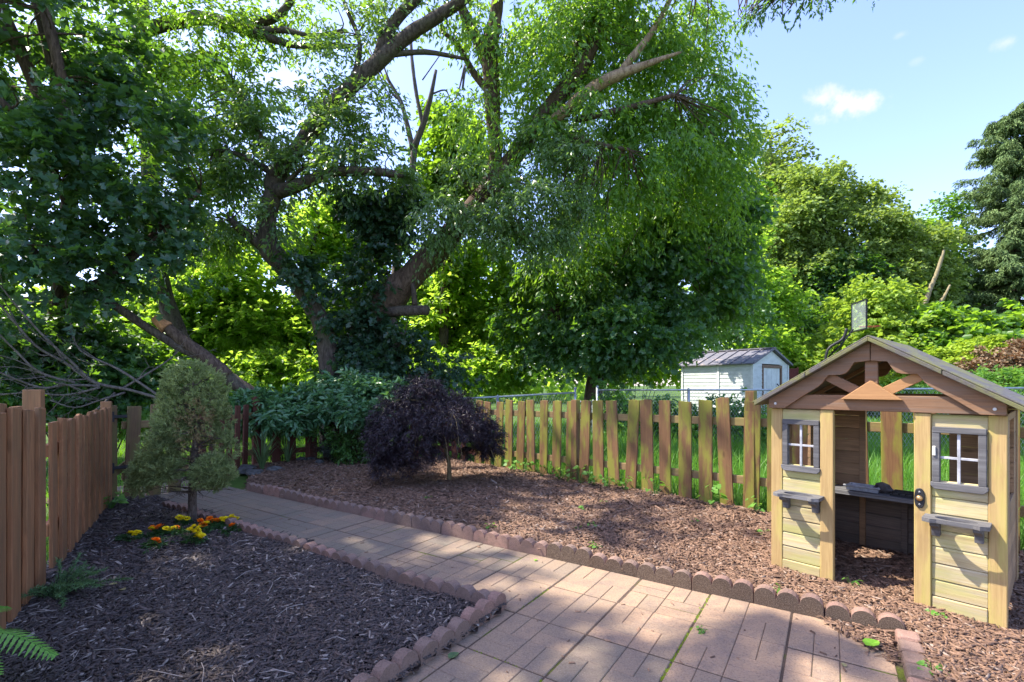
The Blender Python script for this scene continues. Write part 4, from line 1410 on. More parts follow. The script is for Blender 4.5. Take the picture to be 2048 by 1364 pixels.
def marigold_head(mat, rad=0.021, seed=0):
    g = np.random.default_rng(seed)
    Vs, Qs = [], []
    for ring, (r, tilt, n_) in enumerate(((rad, 0.15, 11), (rad * 0.85, 0.5, 10), (rad * 0.62, 0.9, 8), (rad * 0.38, 1.25, 6))):
        for k in range(n_):
            an = 2 * math.pi * (k + 0.5 * ring) / n_ + g.normal() * 0.12
            tl = tilt + g.normal() * 0.12
            rd = np.array([math.cos(an), math.sin(an), 0]); tg = np.array([-math.sin(an), math.cos(an), 0]); up_ = np.array([0, 0, 1.0])
            ax = rd * math.cos(tl) + up_ * math.sin(tl)
            w_ = r * 0.42; b_ = len(Vs)
            z0 = np.array([0, 0, 0.003 * ring])
            Vs += [z0 + rd * r * 0.15, z0 + ax * r * 0.7 + tg * w_, z0 + ax * r * 1.05 + tg * w_ * .4 - up_ * .002, z0 + ax * r * 1.05 - tg * w_ * .4 - up_ * .002, z0 + ax * r * 0.7 - tg * w_]
            Qs += [(b_, b_ + 1, b_ + 2), (b_, b_ + 2, b_ + 3), (b_, b_ + 3, b_ + 4)]
    return np_mesh('flower', np.array(Vs), np.array(Qs), mat, g.uniform(0, 1, len(Qs)))


YH = [marigold_head(M['petal_yellow'], 0.031, k) for k in range(3)]
OH = [marigold_head(M['petal_orange'], 0.034, 9 + k) for k in range(3)]


def mari_foliage(seed, r=0.08):
    g = np.random.default_rng(seed)
    C = g.normal(size=(34, 3)) * np.array([r * .5, r * .45, 0.010]) + np.array([0, 0, 0.032])
    D = unit(C - np.array([0, 0, 0.0]) + g.normal(size=C.shape) * 0.02)
    V, Q, t = sprays(g, C, D, 0.035, 9, 0.03, 0.009, 0.35, 0.6, 0.9, 'diamond')
    V[:, 2] = np.maximum(V[:, 2], 0.004)
    return np_mesh('foliage', V, Q, M['mari_leaf'], t)


MFOL = [mari_foliage(k) for k in range(4)]
# plants: (px, py of the plant on the ground, label, heads [(px, py, kind)])
plants = [
    (265, 1083, 'small yellow marigold with three blooms nearest the board fence', [(262, 1075, 'y'), (277, 1068, 'y'), (271, 1077, 'y')]),
    (310, 1096, 'single low orange marigold in front of the other marigolds', [(312, 1087, 'o')]),
    (322, 1072, 'marigold plant with orange, dark red and yellow blooms together', [(319, 1057, 'o'), (332, 1060, 'y'), (305, 1062, 'o'), (303, 1067, 'y')]),
    (349, 1072, 'marigold with one yellow and one orange bloom in the middle of the patch', [(347, 1062, 'y'), (352, 1068, 'o')]),
    (386, 1088, 'full yellow marigold cluster in front of the spruce trunk', [(380, 1062, 'y'), (388, 1068, 'y'), (395, 1064, 'y'), (399, 1073, 'y'), (396, 1084, 'y'), (388, 1056, 'y'), (398, 1058, 'y'), (404, 1080, 'y')]),
    (366, 1052, 'yellow marigold behind the spruce trunk with two blooms', [(359, 1038, 'y'), (374, 1040, 'y'), (366, 1047, 'y')]),
    (410, 1064, 'orange marigold beside the spruce trunk under a yellow bloom', [(401, 1046, 'o'), (413, 1050, 'y'), (406, 1057, 'o')]),
    (430, 1056, 'marigold with three bright orange blooms close together', [(419, 1040, 'o'), (432, 1045, 'o'), (427, 1053, 'o')]),
    (450, 1054, 'yellow marigold with several blooms nearest the path edging', [(443, 1041, 'y'), (451, 1040, 'y'), (463, 1036, 'y'), (468, 1039, 'y'), (460, 1048, 'y'), (448, 1049, 'y'), (472, 1047, 'y')]),
    (465, 1066, 'lone large orange marigold at the path end of the patch', [(464, 1057, 'o')]),
]
for k, (px, py, lab, heads) in enumerate(plants):
    b = G(px, py, 0.02)
    pl = empty('marigold', b); tag(pl, lab, 'flower', 'marigolds around the spruce trunk')
    link('foliage', MFOL[k % 4], pl, (0, 0, 0), (0, 0, k * 1.3))
    mb = MB()
    for (hx, hy, kd) in heads:
        p = PT(hx, hy, b.y + random.uniform(-0.03, 0.03)) - Vector(b)
        p.z = max(p.z + 0.012, 0.062)
        me = random.choice(YH if kd == 'y' else OH)
        f = link('flower', me, pl, p, (random.uniform(0.2, 0.7), random.uniform(-0.3, 0.3), random.uniform(0, 6)))
        f.scale = [random.uniform(0.85, 1.15)] * 3
        mb.tube([Vector((p.x * .4, p.y * .4, 0.0)), p * 0.6, p], [0.0025, 0.002, 0.002], 4, 0, caps=False)
    mb.build('stem', M['mari_leaf'], pl)

# ------------------------------------------------------------------ purple weeping maple
jb = G(898, 966)
M['purple'] = leaf_mat('purple', (0.015, 0.009, 0.013), (0.044, 0.027, 0.035), (0.03, 0.008, 0.014), 0.12, 0.42, 0.45, cold=(0.085, 0.065, 0.065))
M['bark_pale'] = bark_mat('bark_pale', (0.17, 0.13, 0.07), (0.26, 0.20, 0.11), 2)
M['bark_dark'] = bark_mat('bark_dark', (0.035, 0.027, 0.025), (0.085, 0.07, 0.06), 1.6)
jm_ = empty('weeping_maple', jb)
tag(jm_, 'dark purple weeping lace-leaf maple with a low dome crown on the mulch', 'tree')
rng = np.random.default_rng(31)
jk = jb.y / F
jl = [(835, 800, 50, 45, 0, 1.0), (870, 830, 90, 60, .05, 1.6), (800, 850, 55, 65, -.1, 1.4), (778, 890, 40, 60, -.1, 1.2), (830, 880, 70, 65, -.25, 1.6), (905, 850, 65, 46, -.25, 1.3), (960, 870, 45, 45, -.05, 1.0),
      (935, 872, 50, 30, -.15, .9), (982, 885, 22, 36, -.1, .5), (955, 905, 40, 24, .0, .5), (985, 905, 16, 22, .0, .25), (840, 905, 45, 36, -.2, 1.0), (800, 930, 45, 40, -.15, .9), (855, 775, 30, 24, .0, .3), (900, 830, 70, 40, .2, 1.0), (775, 925, 28, 40, 0, .6)]
Cs, Ds = [], []
for (px, py, rx, ry, dz, w_) in jl:
    n_ = int(230 * w_)
    d = unit(rng.normal(size=(n_, 3))); d[:, 2] = np.where(d[:, 2] < -0.3, -d[:, 2], d[:, 2])
    c = np.array([(px - 898) * jk, dz * 1.5, H + (HY - py) * jk])
    r = rng.uniform(0.55, 1.0, (n_, 1))
    Cs.append(c + d * r * np.array([rx * jk, rx * jk * .9, ry * jk]))
    o_ = d.copy(); o_[:, 2] = o_[:, 2] * 0.4 - 0.3
    Ds.append(unit(o_ + rng.normal(size=(n_, 3)) * 0.35))
C, D = np.concatenate(Cs), np.concatenate(Ds)
V, Q, t = sprays(rng, C, D, 0.085, 24, 0.052, 0.0065, 0.3, 0.55, 0.7, 'diamond', 0.4)
V[:, 2] = np.maximum(V[:, 2], 0.015)
link('crown', np_mesh('crown', V, Q, M['purple'], t), jm_)
mb = MB()
P_, r_ = smooth_path([Vector((0, 0, -0.03)), Vector((0.0, 0, 0.25)), Vector((-0.05, 0.02, 0.45)), Vector((-0.12, 0.0, 0.7)), Vector((-0.3, 0, 1.0))], [0.034, 0.028, 0.028, 0.022, 0.01], 4)
mb.tube(P_, r_, 9, 0.06)
for _ in range(26):
    a = Vector((random.uniform(-.25, 0.02), 0, random.uniform(0.45, 1.0)))
    an = random.uniform(0, 6.28); L_ = random.uniform(0.3, 0.75)
    b = a + Vector((math.cos(an) * L_, math.sin(an) * L_ * .8, random.uniform(0.05, 0.15))); e = b + Vector((math.cos(an) * .15, math.sin(an) * .15, -0.3))
    P_, r_ = smooth_path([a, a.lerp(b, .5) + Vector((0, 0, .1)), b, e], [0.014, 0.01, 0.007, 0.003], 3)
    mb.tube(P_, r_, 5, 0, caps=False)
mb.build('trunk', M['bark_pale'], jm_, smooth=True)

# ------------------------------------------------------------------ leafy bushes at the back fence
M['peony'] = leaf_mat('peony', (0.065, 0.165, 0.070), (0.12, 0.25, 0.11), (0.14, 0.30, 0.05), 0.25, 0.33, 0.6, cold=(0.22, 0.33, 0.17))


def bush(name, label, cat, base, blobs, n, seed, mat, ln, wd, m=7, twig=0.2, shape='oval', droop=0.35, flat=0.8, sub=14, stems=10, group=None, tight=0.4, shell=0.3, stem_mat=None):
    root = empty(name, base); tag(root, label, cat, group)
    rng_ = np.random.default_rng(seed)
    me, C = crown_mesh('foliage', blobs, n, None, mat, base, rng_, twig, m, ln, wd, droop, flat, shape, sub, shell, tight)
    link('foliage', me, root)
    if stems:
        mb = MB(); b = Vector(base)
        for k in range(stems):
            c = Vector(C[rng_.integers(0, len(C))]) - b
            a = Vector((c.x * 0.25 + random.uniform(-.08, .08), c.y * 0.2, -0.05))
            P_, r_ = smooth_path([a, a.lerp(c, .5) + Vector((0, 0, 0.15 * c.length)), c], [0.012, 0.009, 0.004], 4)
            mb.tube(P_, r_, 5, 0, caps=False)
        mb.build('stem', stem_mat or M['bark_dark'], root, smooth=True)
    return root


bush('peony_bush', 'dark green leafy bush flopping over the red pickets next to the strap-leaved plant', 'shrub', (-3.95, 8.55, 0),
     [B(505, 815, 8.0, 45, 26), B(550, 820, 8.0, 45, 28), B(480, 828, 7.9, 26, 20), B(530, 830, 7.75, 50, 18), B(575, 835, 7.75, 30, 16), B(520, 800, 8.1, 40, 16), B(510, 845, 7.75, 20, 10, w=.5)], 560, 41, M['peony'], 0.115, 0.05, 8)
bush('peony_bush', 'larger dark green leafy bush mounded above the fence beside the purple maple', 'shrub', (-2.9, 8.75, 0),
     [B(640, 800, 8.4, 60, 30), B(700, 790, 8.4, 60, 30), B(680, 770, 8.6, 50, 20), B(610, 815, 8.3, 30, 26), B(740, 810, 8.3, 55, 36), B(650, 822, 8.1, 50, 20), B(710, 826, 8.0, 60, 22), B(760, 790, 8.5, 40, 28), B(765, 840, 8.1, 30, 36), B(620, 828, 8.1, 25, 14, w=.5),
      B(820, 785, 8.9, 50, 20)], 1250, 42, M['peony'], 0.115, 0.05, 8)
M['fresh'] = leaf_mat('fresh', (0.05, 0.13, 0.03), (0.10, 0.22, 0.045), (0.16, 0.30, 0.03), 0.35, 0.4, 0.4)
bush('fern_clump', 'light green feathery clump at the foot of the fence beside the larger bush', 'plant', (-2.75, 8.1, 0),
     [B(680, 880, 8.0, 30, 26), B(700, 900, 7.9, 25, 24), B(735, 890, 8.0, 30, 36), B(660, 870, 8.0, 20, 16)], 240, 43, M['fresh'], 0.06, 0.026, 9, 0.14, 'diamond', stems=6)
M['grey_green'] = leaf_mat('grey_green', (0.04, 0.055, 0.04), (0.07, 0.085, 0.06), (0.04, 0.06, 0.02), 0.2)
bush('lavender_bush', 'small grey-green mound against the fence boards beside the rocks', 'plant', (-2.98, 8.15, 0),
     [B(655, 905, 8.1, 24, 22), B(668, 912, 8.0, 18, 16)], 200, 44, M['grey_green'], 0.05, 0.008, 10, 0.12, 'diamond', droop=-0.3, stems=5)


def blades(name, label, base, n_, h, w_, spread, seed, mat, group=None):
    g = np.random.default_rng(seed)
    Vs, Qs = [], []
    for k in range(n_):
        an = g.uniform(0, 6.283); hh = h * g.uniform(0.55, 1.0); sp_ = spread * g.uniform(0.2, 1.0)
        rd = np.array([math.cos(an), math.sin(an), 0]); tg = np.array([-rd[1], rd[0], 0])
        b_ = len(Vs); seg = 6
        for q in range(seg + 1):
            f_ = q / seg
            p = rd * (0.015 + sp_ * f_ ** 1.7) + np.array([0, 0, hh * (f_ - 0.28 * sp_ / spread * f_ ** 3.2)])
            ww = w_ * (1 - f_ ** 2.2) * 0.5 + 0.0006
            Vs += [p - tg * ww, p + rd * ww * .3 + np.array([0, 0, 0]), p + tg * ww]
        for q in range(seg):
            a = b_ + q * 3
            Qs += [(a, a + 1, a + 4, a + 3), (a + 1, a + 2, a + 5, a + 4)]
    o = link(name, np_mesh(name, np.array(Vs), np.array(Qs), mat, g.uniform(0, 1, len(Qs))), None, base)
    return tag(o, label, 'plant', group)


M['strap'] = leaf_mat('strap', (0.07, 0.13, 0.05), (0.14, 0.22, 0.09), (0.12, 0.2, 0.04), 0.25, 0.45, 0.35)
blades('iris_plant', 'strap-leaved plant with upright pale green blades among the grey rocks', G(524, 944), 34, 0.86, 0.022, 0.45, 1, M['strap'])
blades('iris_plant', 'smaller strap-leaved plant leaning beside the taller one at the red fence', G(576, 930), 22, 0.66, 0.018, 0.38, 2, M['strap'])
blades('iris_plant', 'slender upright green blades rising between the bush and the purple maple', G(722, 925), 30, 0.72, 0.012, 0.25, 3, M['fresh'])
for px, py, sx, sy, sz, seed, lab in ((488, 944, .20, .13, .07, 1, 'flat grey rock nearest the path edging at the red fence'), (508, 950, .17, .12, .05, 2, 'low dark grey rock in front of the strap-leaved plant'), (548, 944, .18, .1, .05, 3, 'grey rock between the two strap-leaved plants'),
                                    (603, 926, .14, .09, .07, 5, 'pale rock at the foot of the red pickets'), (622, 924, .12, .08, .06, 6, 'rounded rock at the fence beside the grey-green mound'), (640, 930, .09, .07, .05, 7, 'small dark rock under the grey-green mound')):
    p = G(px, py)
    tag(link('rock', rock_mesh('rock', sx, sy, sz, seed, 2, 0.16), None, (p.x, p.y, 0.03), (0, 0, seed)), lab, 'rock', 'rocks along the red fence')

# ------------------------------------------------------------------ fern, rosemary, weeds
M['fern'] = leaf_mat('fern', (0.16, 0.38, 0.06), (0.24, 0.50, 0.09), (0.3, 0.55, 0.06), 0.35, 0.45, 0.35)
fn_b = Vector((-2.42, 1.98, 0.02))
fn = empty('fern', fn_b); tag(fn, 'bright green fern fronds at the foot of the tall board fence', 'fern')


def frond(tip, lift, n_=28, wmax=0.105):
    a = Vector((0, 0, 0.0)); tip = Vector(tip)
    mid = a.lerp(tip, .5) + Vector((0, 0, lift))
    P_, _ = smooth_path([a, mid, tip], [0, 0, 0], n_ // 2)
    Vs, Qs = [], []
    mb = MB(); mb.tube(P_, [0.004 * (1 - i / len(P_)) + 0.001 for i in range(len(P_))], 4, 0, caps=False)
    for i in range(2, len(P_) - 1):
        f_ = i / len(P_)
        w_ = wmax * math.sin(min(1, f_ * 1.35 + .12) * math.pi * 0.5) * (1 - f_ ** 3) + 0.008
        t_ = (P_[i + 1] - P_[i - 1]).normalized(); up_ = Vector((0, 0, 1)); s_ = t_.cross(up_).normalized(); up_ = s_.cross(t_)
        for sg in (1, -1):
            d = (s_ * sg + t_ * 0.35 - up_ * 0.18).normalized()
            q = d.cross(up_).normalized()
            # one tapering pinna, notched along its edges
            m_ = 6; b_ = len(Vs); hw = 0.0085
            for k in range(m_ + 1):
                f2 = k / m_; ww = hw * (1 - f2 ** 1.8) * (1.0 if k % 2 else 0.72) + 0.0006
                p = P_[i] + d * w_ * f2 - up_ * (w_ * 0.12 * f2 * f2)
                Vs += [p - q * ww, p + q * ww]
            for k in range(m_): Qs.append((b_ + 2 * k, b_ + 2 * k + 1, b_ + 2 * k + 3, b_ + 2 * k + 2))
    return np.array([tuple(v) for v in Vs]), np.array(Qs), mb


for k, (tip, lf_) in enumerate((((0.47, 0.10, 0.12), 0.18), ((0.40, -0.08, 0.14), 0.16), ((0.05, 0.3, 0.24), 0.15), ((0.27, 0.06, 0.24), 0.14), ((0.42, -0.22, 0.03), 0.16))):
    V, Q, mb = frond(tip, lf_)
    f_ = link('frond', np_mesh('frond', V, Q, M['fern'], RNG.uniform(0, 1, len(Q))), fn)
    mb.build('midrib', M['fern'], f_)
M['rosemary'] = leaf_mat('rosemary', (0.09, 0.18, 0.07), (0.15, 0.27, 0.11), (0.14, 0.24, 0.05), 0.25)
rb = Vector((-2.72, 2.92, 0))
ro = empty('trailing_shrub', rb); tag(ro, 'needle-leaved green sprig trailing out from under the board fence', 'shrub')
mb = MB(); Cs, Ds = [], []
g = random.Random(12)
for k in range(26):
    tip = Vector((g.uniform(-0.12, 0.34), g.uniform(-0.22, 0.22), g.uniform(0.05, 0.2)))
    P_, r_ = smooth_path([Vector((-0.06, 0, 0)), tip * .5 + Vector((0, 0, 0.04)), tip], [0.004, 0.003, 0.001], 8)
    mb.tube(P_, r_, 4, 0, caps=False)
    for i in range(2, len(P_)):
        Cs.append(P_[i]); Ds.append((P_[i] - P_[i - 1]).normalized())
V, Q, t = needle_tufts(np.random.default_rng(3), np.array([tuple(c) for c in Cs]), np.array([tuple(c) for c in Ds]), 12, 0.028, 0.005, 0.8)
link('foliage', np_mesh('foliage', V, Q, M['rosemary'], t), ro)
mb.build('stem', M['bark_dark'], ro)

M['weed'] = leaf_mat('weed', (0.07, 0.19, 0.03), (0.15, 0.32, 0.05), (0.2, 0.38, 0.04), 0.35, 0.45, 0.35)


def heart_weed(seed, n_=9, h=0.16, r=0.10, leaf=0.05):
    g = random.Random(seed); Vs, Qs = [], []; mb = MB()
    for k in range(n_):
        an = g.uniform(0, 6.28); rad = g.uniform(0.2, 1) * r; z = h * g.uniform(0.25, 1)
        p = Vector((math.cos(an) * rad, math.sin(an) * rad, z))
        mb.tube([Vector((0, 0, -0.01)), p * .55 + Vector((0, 0, .01)), p], [0.0022, 0.002, 0.0015], 4, 0, caps=False)
        l = leaf * g.uniform(0.6, 1.2)
        a = Vector((math.cos(an + g.uniform(-.6, .6)), math.sin(an + g.uniform(-.6, .6)), -0.35)).normalized()
        nrm = (Vector((0, -0.5, 1)) + Vector((g.uniform(-.4, .4), g.uniform(-.4, .4), 0))).normalized()
        b = a.cross(nrm).normalized(); nrm = b.cross(a)
        b0 = len(Vs)
        for (u, v) in ((0.05, 0), (-0.12, 0.28), (0.1, 0.5), (0.5, 0.38), (1.0, 0), (0.5, -0.38), (0.1, -0.5), (-0.12, -0.28)):
            Vs.append(tuple(p + a * l * u + b * l * v + nrm * abs(v) * l * 0.25))
        Qs += [(b0, b0 + 1, b0 + 2, b0 + 3), (b0, b0 + 3, b0 + 4, b0 + 4 - 0)][:1]
        Qs += [(b0, b0 + 3, b0 + 4, b0 + 5), (b0, b0 + 5, b0 + 6, b0 + 7)]
    return np.array(Vs), np.array(Qs), mb


def weed(label, base, seed, group, rz=0, sc=1.0, **kw):
    V, Q, mb = heart_weed(seed, **kw)
    root = empty('weed_plant', base, rz); tag(root, label, 'weed', group); root.scale = (sc, sc, sc)
    link('foliage', np_mesh('foliage', V, Q, M['weed'], RNG.uniform(0, 1, len(Q))), root)
    mb.build('stem', M['weed'], root)
    return root


fd = (FB[4] - FB[3]).normalized()
names_ = ['half hidden in the purple maple shade', 'in the gap just past the purple maple shade', 'between two dark pickets', 'at the foot of the doubled pickets', 'with pale heart leaves under a yellow picket', 'spreading two clumps at the mossy pickets', 'leaning onto the mulch below a mossy picket',
          'with one tall heart leaf beside a picket', 'nearest the dark stake', 'in the gap before the fence post', 'beneath the fence post', 'beside the playhouse corner']
for k, s_ in enumerate((0.95, 1.2, 1.55, 1.85, 2.0, 2.2, 2.42, 2.62, 2.85, 3.25, 3.9, 4.35)):
    p = FB[3] + fd * s_ + Vector((-0.10, -0.10, 0.02))
    weed('heart-leaved weed at the mossy fence ' + names_[k], p, 50 + k, 'weeds along the mossy fence', k, random.uniform(0.8, 1.25), n_=random.randint(8, 15), h=0.2, r=0.12, leaf=0.06)
# seedlings and loose leaves
for k, (px, py) in enumerate(((1182, 1056), (1170, 1022), (1193, 1098), (980, 1056), (1158, 1062), (1530, 1070), (1395, 1048), (855, 1000), (1560, 1190), (1700, 1170), (1210, 1008), (1600, 1105))):
    weed('tiny green weed seedling sprouting through the sunlit mulch', G(px, py, 0.02), 80 + k, 'weed seedlings in the sunlit mulch', k, 1.0, n_=6, h=0.045, r=0.05, leaf=0.035)
for k, (px, py) in enumerate(((1400, 1262), (1408, 1268))):
    weed('tiny weed sprouting from the mossy paver joint', G(px, py, 0.0), 70 + k, 'weed sprouts in the paver joint', k, 1.0, n_=6, h=0.02, r=0.025, leaf=0.016)
weed('low leafy weed against the last boards of the fence at the gate', G(222, 1018, 0.02), 96, None, 0, 1.4, n_=14, h=0.12, r=0.12, leaf=0.06)
weed('leafy green weed at the patio corner bricks below the playhouse', G(1866, 1350, 0.02), 97, None, 0, 0.6, n_=16, h=0.08, r=0.1, leaf=0.045)
weed('pale green weed sprig on the mulch beside the playhouse post', G(1880, 1235, 0.02), 98, None, 0, 0.9, n_=8, h=0.05, r=0.06, leaf=0.04)


def loose_leaf(label, base, l, rz, mat, curl=0.25, tilt=0.2):
    Vs, Qs = [], []
    out = ((0, 0), (0.12, 0.32), (0.45, 0.40), (0.75, 0.25), (1.0, 0), (0.75, -0.25), (0.45, -0.40), (0.12, -0.32))
    for u, v in out: Vs.append((u * l, v * l, abs(v) * l * curl + u * l * tilt * 0.5 + 0.004))
    Vs.append((0.45 * l, 0, 0.45 * l * tilt * .5 + 0.003))
    Qs = [(8, i, (i + 1) % 8) for i in range(8)]
    me = np_mesh('fallen_leaf', np.array(Vs), np.array(Qs), mat, RNG.uniform(0, 1, 8))
    return tag(link('fallen_leaf', me, None, base, (0, 0, rz)), label, 'leaf')


M['lime_leaf'] = leaf_mat('lime_leaf', (0.16, 0.36, 0.03), (0.24, 0.48, 0.05), (0.2, 0.4, 0.04), 0.3, 0.4, 0.4)
M['pale_leaf'] = leaf_mat('pale_leaf', (0.30, 0.24, 0.10), (0.42, 0.36, 0.16), (0.2, 0.15, 0.04), 0.2, 0.6, 0.2)
loose_leaf('bright lime green leaf on the mulch spilled in the patio corner', G(1732, 1292, 0.02), 0.085, 0.3, M['lime_leaf'])
loose_leaf('round bright green leaf lying by the scalloped edging of the shaded bed', G(872, 1275, 0.03), 0.05, 0.9, M['lime_leaf'])
loose_leaf('thin green leaf lying at the foot of the scalloped blocks', G(897, 1318, 0.0), 0.06, 0.7, M['strap'])
loose_leaf('pale yellow leaf on the sunlit paver nearest the patio corner', G(1690, 1335, 0.0), 0.03, 1.3, M['pale_leaf'])
loose_leaf('curled tan leaf on the mulch near the board fence', G(215, 1172, 0.03), 0.055, 0.3, M['pale_leaf'])
loose_leaf('folded beige leaf beside the curled tan leaf on shaded mulch', G(240, 1180, 0.03), 0.05, -0.4, M['pale_leaf'])
loose_leaf('small green leaf on the sunlit path pavers near the edging', G(1068, 1122, 0.0), 0.03, 0.3, M['lime_leaf'])
# bits of bark and twigs on the pavers
g = np.random.default_rng(77)
Vs, Qs, Ts = [], [], []
for k in range(420):
    s_, t_ = g.uniform(-4.2, RC - .05), g.uniform(-1.6, PW - .05)
    if s_ < 0 and t_ < 0.03: continue
    if g.uniform() > 0.25 + 0.75 * max(0, min(1, (s_ - 0.6) / 1.2)) : continue
    p = ST(s_, t_); an = g.uniform(0, 6.28); l = g.uniform(0.004, 0.022); w_ = l * g.uniform(0.12, 0.4)
    a = Vector((math.cos(an), math.sin(an), 0)); b = Vector((-a.y, a.x, 0)); b0 = len(Vs)
    for sx, sy in ((-1, -1), (1, -0.5), (0.8, 1), (-1, 0.7)):
        q = p + a * l * sx + b * w_ * sy; Vs.append((q.x, q.y, 0.004))
    for sx, sy in ((-.8, -.6), (.8, -.4), (.7, .7), (-.8, .5)):
        q = p + a * l * sx + b * w_ * sy; Vs.append((q.x, q.y, 0.004 + g.uniform(0.003, 0.007)))
    tv = g.uniform(0, 1)
    Qs += [(b0 + 4, b0 + 5, b0 + 6, b0 + 7)] + [(b0 + i, b0 + (i + 1) % 4, b0 + 4 + (i + 1) % 4, b0 + 4 + i) for i in range(4)]; Ts += [tv] * 5
tag(link('bark_litter', np_mesh('bark_litter', np.array(Vs), np.array(Qs), M['chips'], np.array(Ts))), 'small bits of bark and twig scattered on the pavers', 'litter', kind='stuff')
# pale twigs on the shaded mulch
g = random.Random(5)
M['twig'] = plain('twig', (0.34, 0.29, 0.25), 0.8)
mb = MB()
for k in range(46):
    p = ST(g.uniform(-3.2, -0.3), g.uniform(-1.9, -0.15)); an = g.uniform(0, 6.28); l = g.uniform(0.05, 0.2)
    if not in_poly(np.array([[p.x, p.y]]), [(q.x, q.y) for q in LB])[0]: continue
    a = Vector((math.cos(an), math.sin(an), 0)); q = Vector((-a.y, a.x, 0))
    z = 0.045
    mb.tube([p + Vector((0, 0, z)), p + a * l * .5 + q * l * g.uniform(-.12, .12) + Vector((0, 0, z + .012)), p + a * l + Vector((0, 0, z - .004))], [0.0022, 0.002, 0.0012], 4, 0)
tag(mb.build('twig_litter', M['twig']), 'pale dead twigs lying loose on the shaded mulch', 'twigs', kind='stuff')
# dark garden stake behind the mossy fence
sp_ = FB[3] + fd * 2.93 + Vector((0.14, 0.16, 0))
mb = MB(); mb.tube([(0, 0, -0.1), (0, 0, 0.8)], 0.016, 8); mb.tube([(0, 0, 0.8), (0, 0, 0.83)], [0.022, 0.01], 8)
tag(mb.build('garden_stake', M['black'], None, sp_), 'thin black stake standing behind the mossy pickets', 'stake')

# ------------------------------------------------------------------ trees
M['lf_dark'] = leaf_mat('lf_dark', (0.040, 0.098, 0.048), (0.085, 0.165, 0.068), (0.20, 0.40, 0.02), 0.4, 0.36, 0.5)
M['lf_shade'] = leaf_mat('lf_shade', (0.034, 0.082, 0.050), (0.070, 0.135, 0.078), (0.16, 0.34, 0.02), 0.3, 0.36, 0.5)
M['lf_grey'] = leaf_mat('lf_grey', (0.062, 0.125, 0.045), (0.125, 0.205, 0.080), (0.26, 0.44, 0.04), 0.36, 0.34, 0.6, cold=(0.32, 0.37, 0.31))
M['lf_ivy'] = leaf_mat('lf_ivy', (0.020, 0.052, 0.030), (0.045, 0.095, 0.052), (0.10, 0.22, 0.015), 0.22, 0.36, 0.5)
M['lf_mid'] = leaf_mat('lf_mid', (0.055, 0.125, 0.028), (0.11, 0.21, 0.042), (0.28, 0.48, 0.025), 0.47, 0.42, 0.4)
M['lf_bright'] = leaf_mat('lf_bright', (0.075, 0.165, 0.018), (0.140, 0.260, 0.028), (0.40, 0.60, 0.05), 0.58, 0.45, 0.35)
M['lf_willow'] = leaf_mat('lf_willow', (0.075, 0.165, 0.032), (0.145, 0.270, 0.055), (0.32, 0.54, 0.03), 0.45, 0.36, 0.5, cold=(0.22, 0.27, 0.20))
M['lf_silver'] = leaf_mat('lf_silver', (0.085, 0.160, 0.055), (0.155, 0.245, 0.090), (0.22, 0.38, 0.05), 0.36, 0.33, 0.6, cold=(0.34, 0.38, 0.32))
M['lf_yellow'] = leaf_mat('lf_yellow', (0.16, 0.265, 0.035), (0.26, 0.37, 0.06), (0.36, 0.50, 0.04), 0.4, 0.5, 0.3)
M['lf_lime'] = leaf_mat('lf_lime', (0.22, 0.34, 0.02), (0.32, 0.44, 0.04), (0.36, 0.48, 0.03), 0.35, 0.5, 0.3)
M['lf_olive'] = leaf_mat('lf_olive', (0.135, 0.205, 0.055), (0.225, 0.305, 0.090), (0.32, 0.44, 0.05), 0.38, 0.5, 0.3)
M['lf_red'] = leaf_mat('lf_red', (0.17, 0.13, 0.07), (0.27, 0.18, 0.11), (0.2, 0.08, 0.03), 0.25, 0.5, 0.3)
M['lf_spruce'] = leaf_mat('lf_spruce', (0.095, 0.165, 0.065), (0.20, 0.28, 0.10), (0.10, 0.16, 0.04), 0.18, 0.8, 0.12)
M['bark_grey'] = bark_mat('bark_grey', (0.045, 0.034, 0.028), (0.125, 0.10, 0.08), 1.0, lichen=(0.10, 0.10, 0.06))
M['bark_brown'] = bark_mat('bark_brown', (0.06, 0.04, 0.03), (0.15, 0.105, 0.08), 1.0)
M['bark_bare'] = bark_mat('bark_bare', (0.19, 0.125, 0.08), (0.40, 0.29, 0.19), 0.8)
M['bark_dead'] = bark_mat('bark_dead', (0.10, 0.082, 0.07), (0.20, 0.17, 0.15), 1.5)


def LP(pts, d0=None):
    """[(px, py, d, radius px)] -> world points and radii"""
    P, r = [], []
    for (px, py, d, rp) in pts:
        P.append(PT(px, py, d)); r.append(rp / F * d)
    return P, r


def kw(n, mat, **k):
    return dict(n=n, mat=M[mat], **k)


# 1 -- the dark broad-leaved maple that hangs in beside the board fence and shades the bed
lm_base = (-7.5, 8.4, -0.03)
lm_l = [LP([(160, 905, 8.4, 22), (120, 740, 8.3, 19), (118, 600, 8.2, 15), (140, 400, 7.8, 13), (130, 200, 7.4, 11), (90, 20, 7.2, 9), (40, -200, 7.0, 5)])]
lm_l[0][0][0] = Vector(lm_base)
lm_l += [LP([(120, 620, 8.2, 9), (230, 540, 8.1, 7), (400, 380, 8.3, 4)]), LP([(140, 420, 7.8, 9), (60, 260, 7.0, 7), (-120, 100, 6.4, 4)]),
         ([Vector((-7.3, 8.0, 5.5)), Vector((-7.6, 7.2, 9.0)), Vector((-7.2, 5.6, 11.5)), Vector((-6.8, 4.2, 12.0))], [0.09, 0.06, 0.03, 0.01]), ([Vector((-7.4, 8.1, 5.0)), Vector((-8.4, 7.2, 8.5)), Vector((-9.6, 6.0, 11.0)), Vector((-10.2, 4.6, 12.0))], [0.1, 0.09, 0.07, 0.03])]
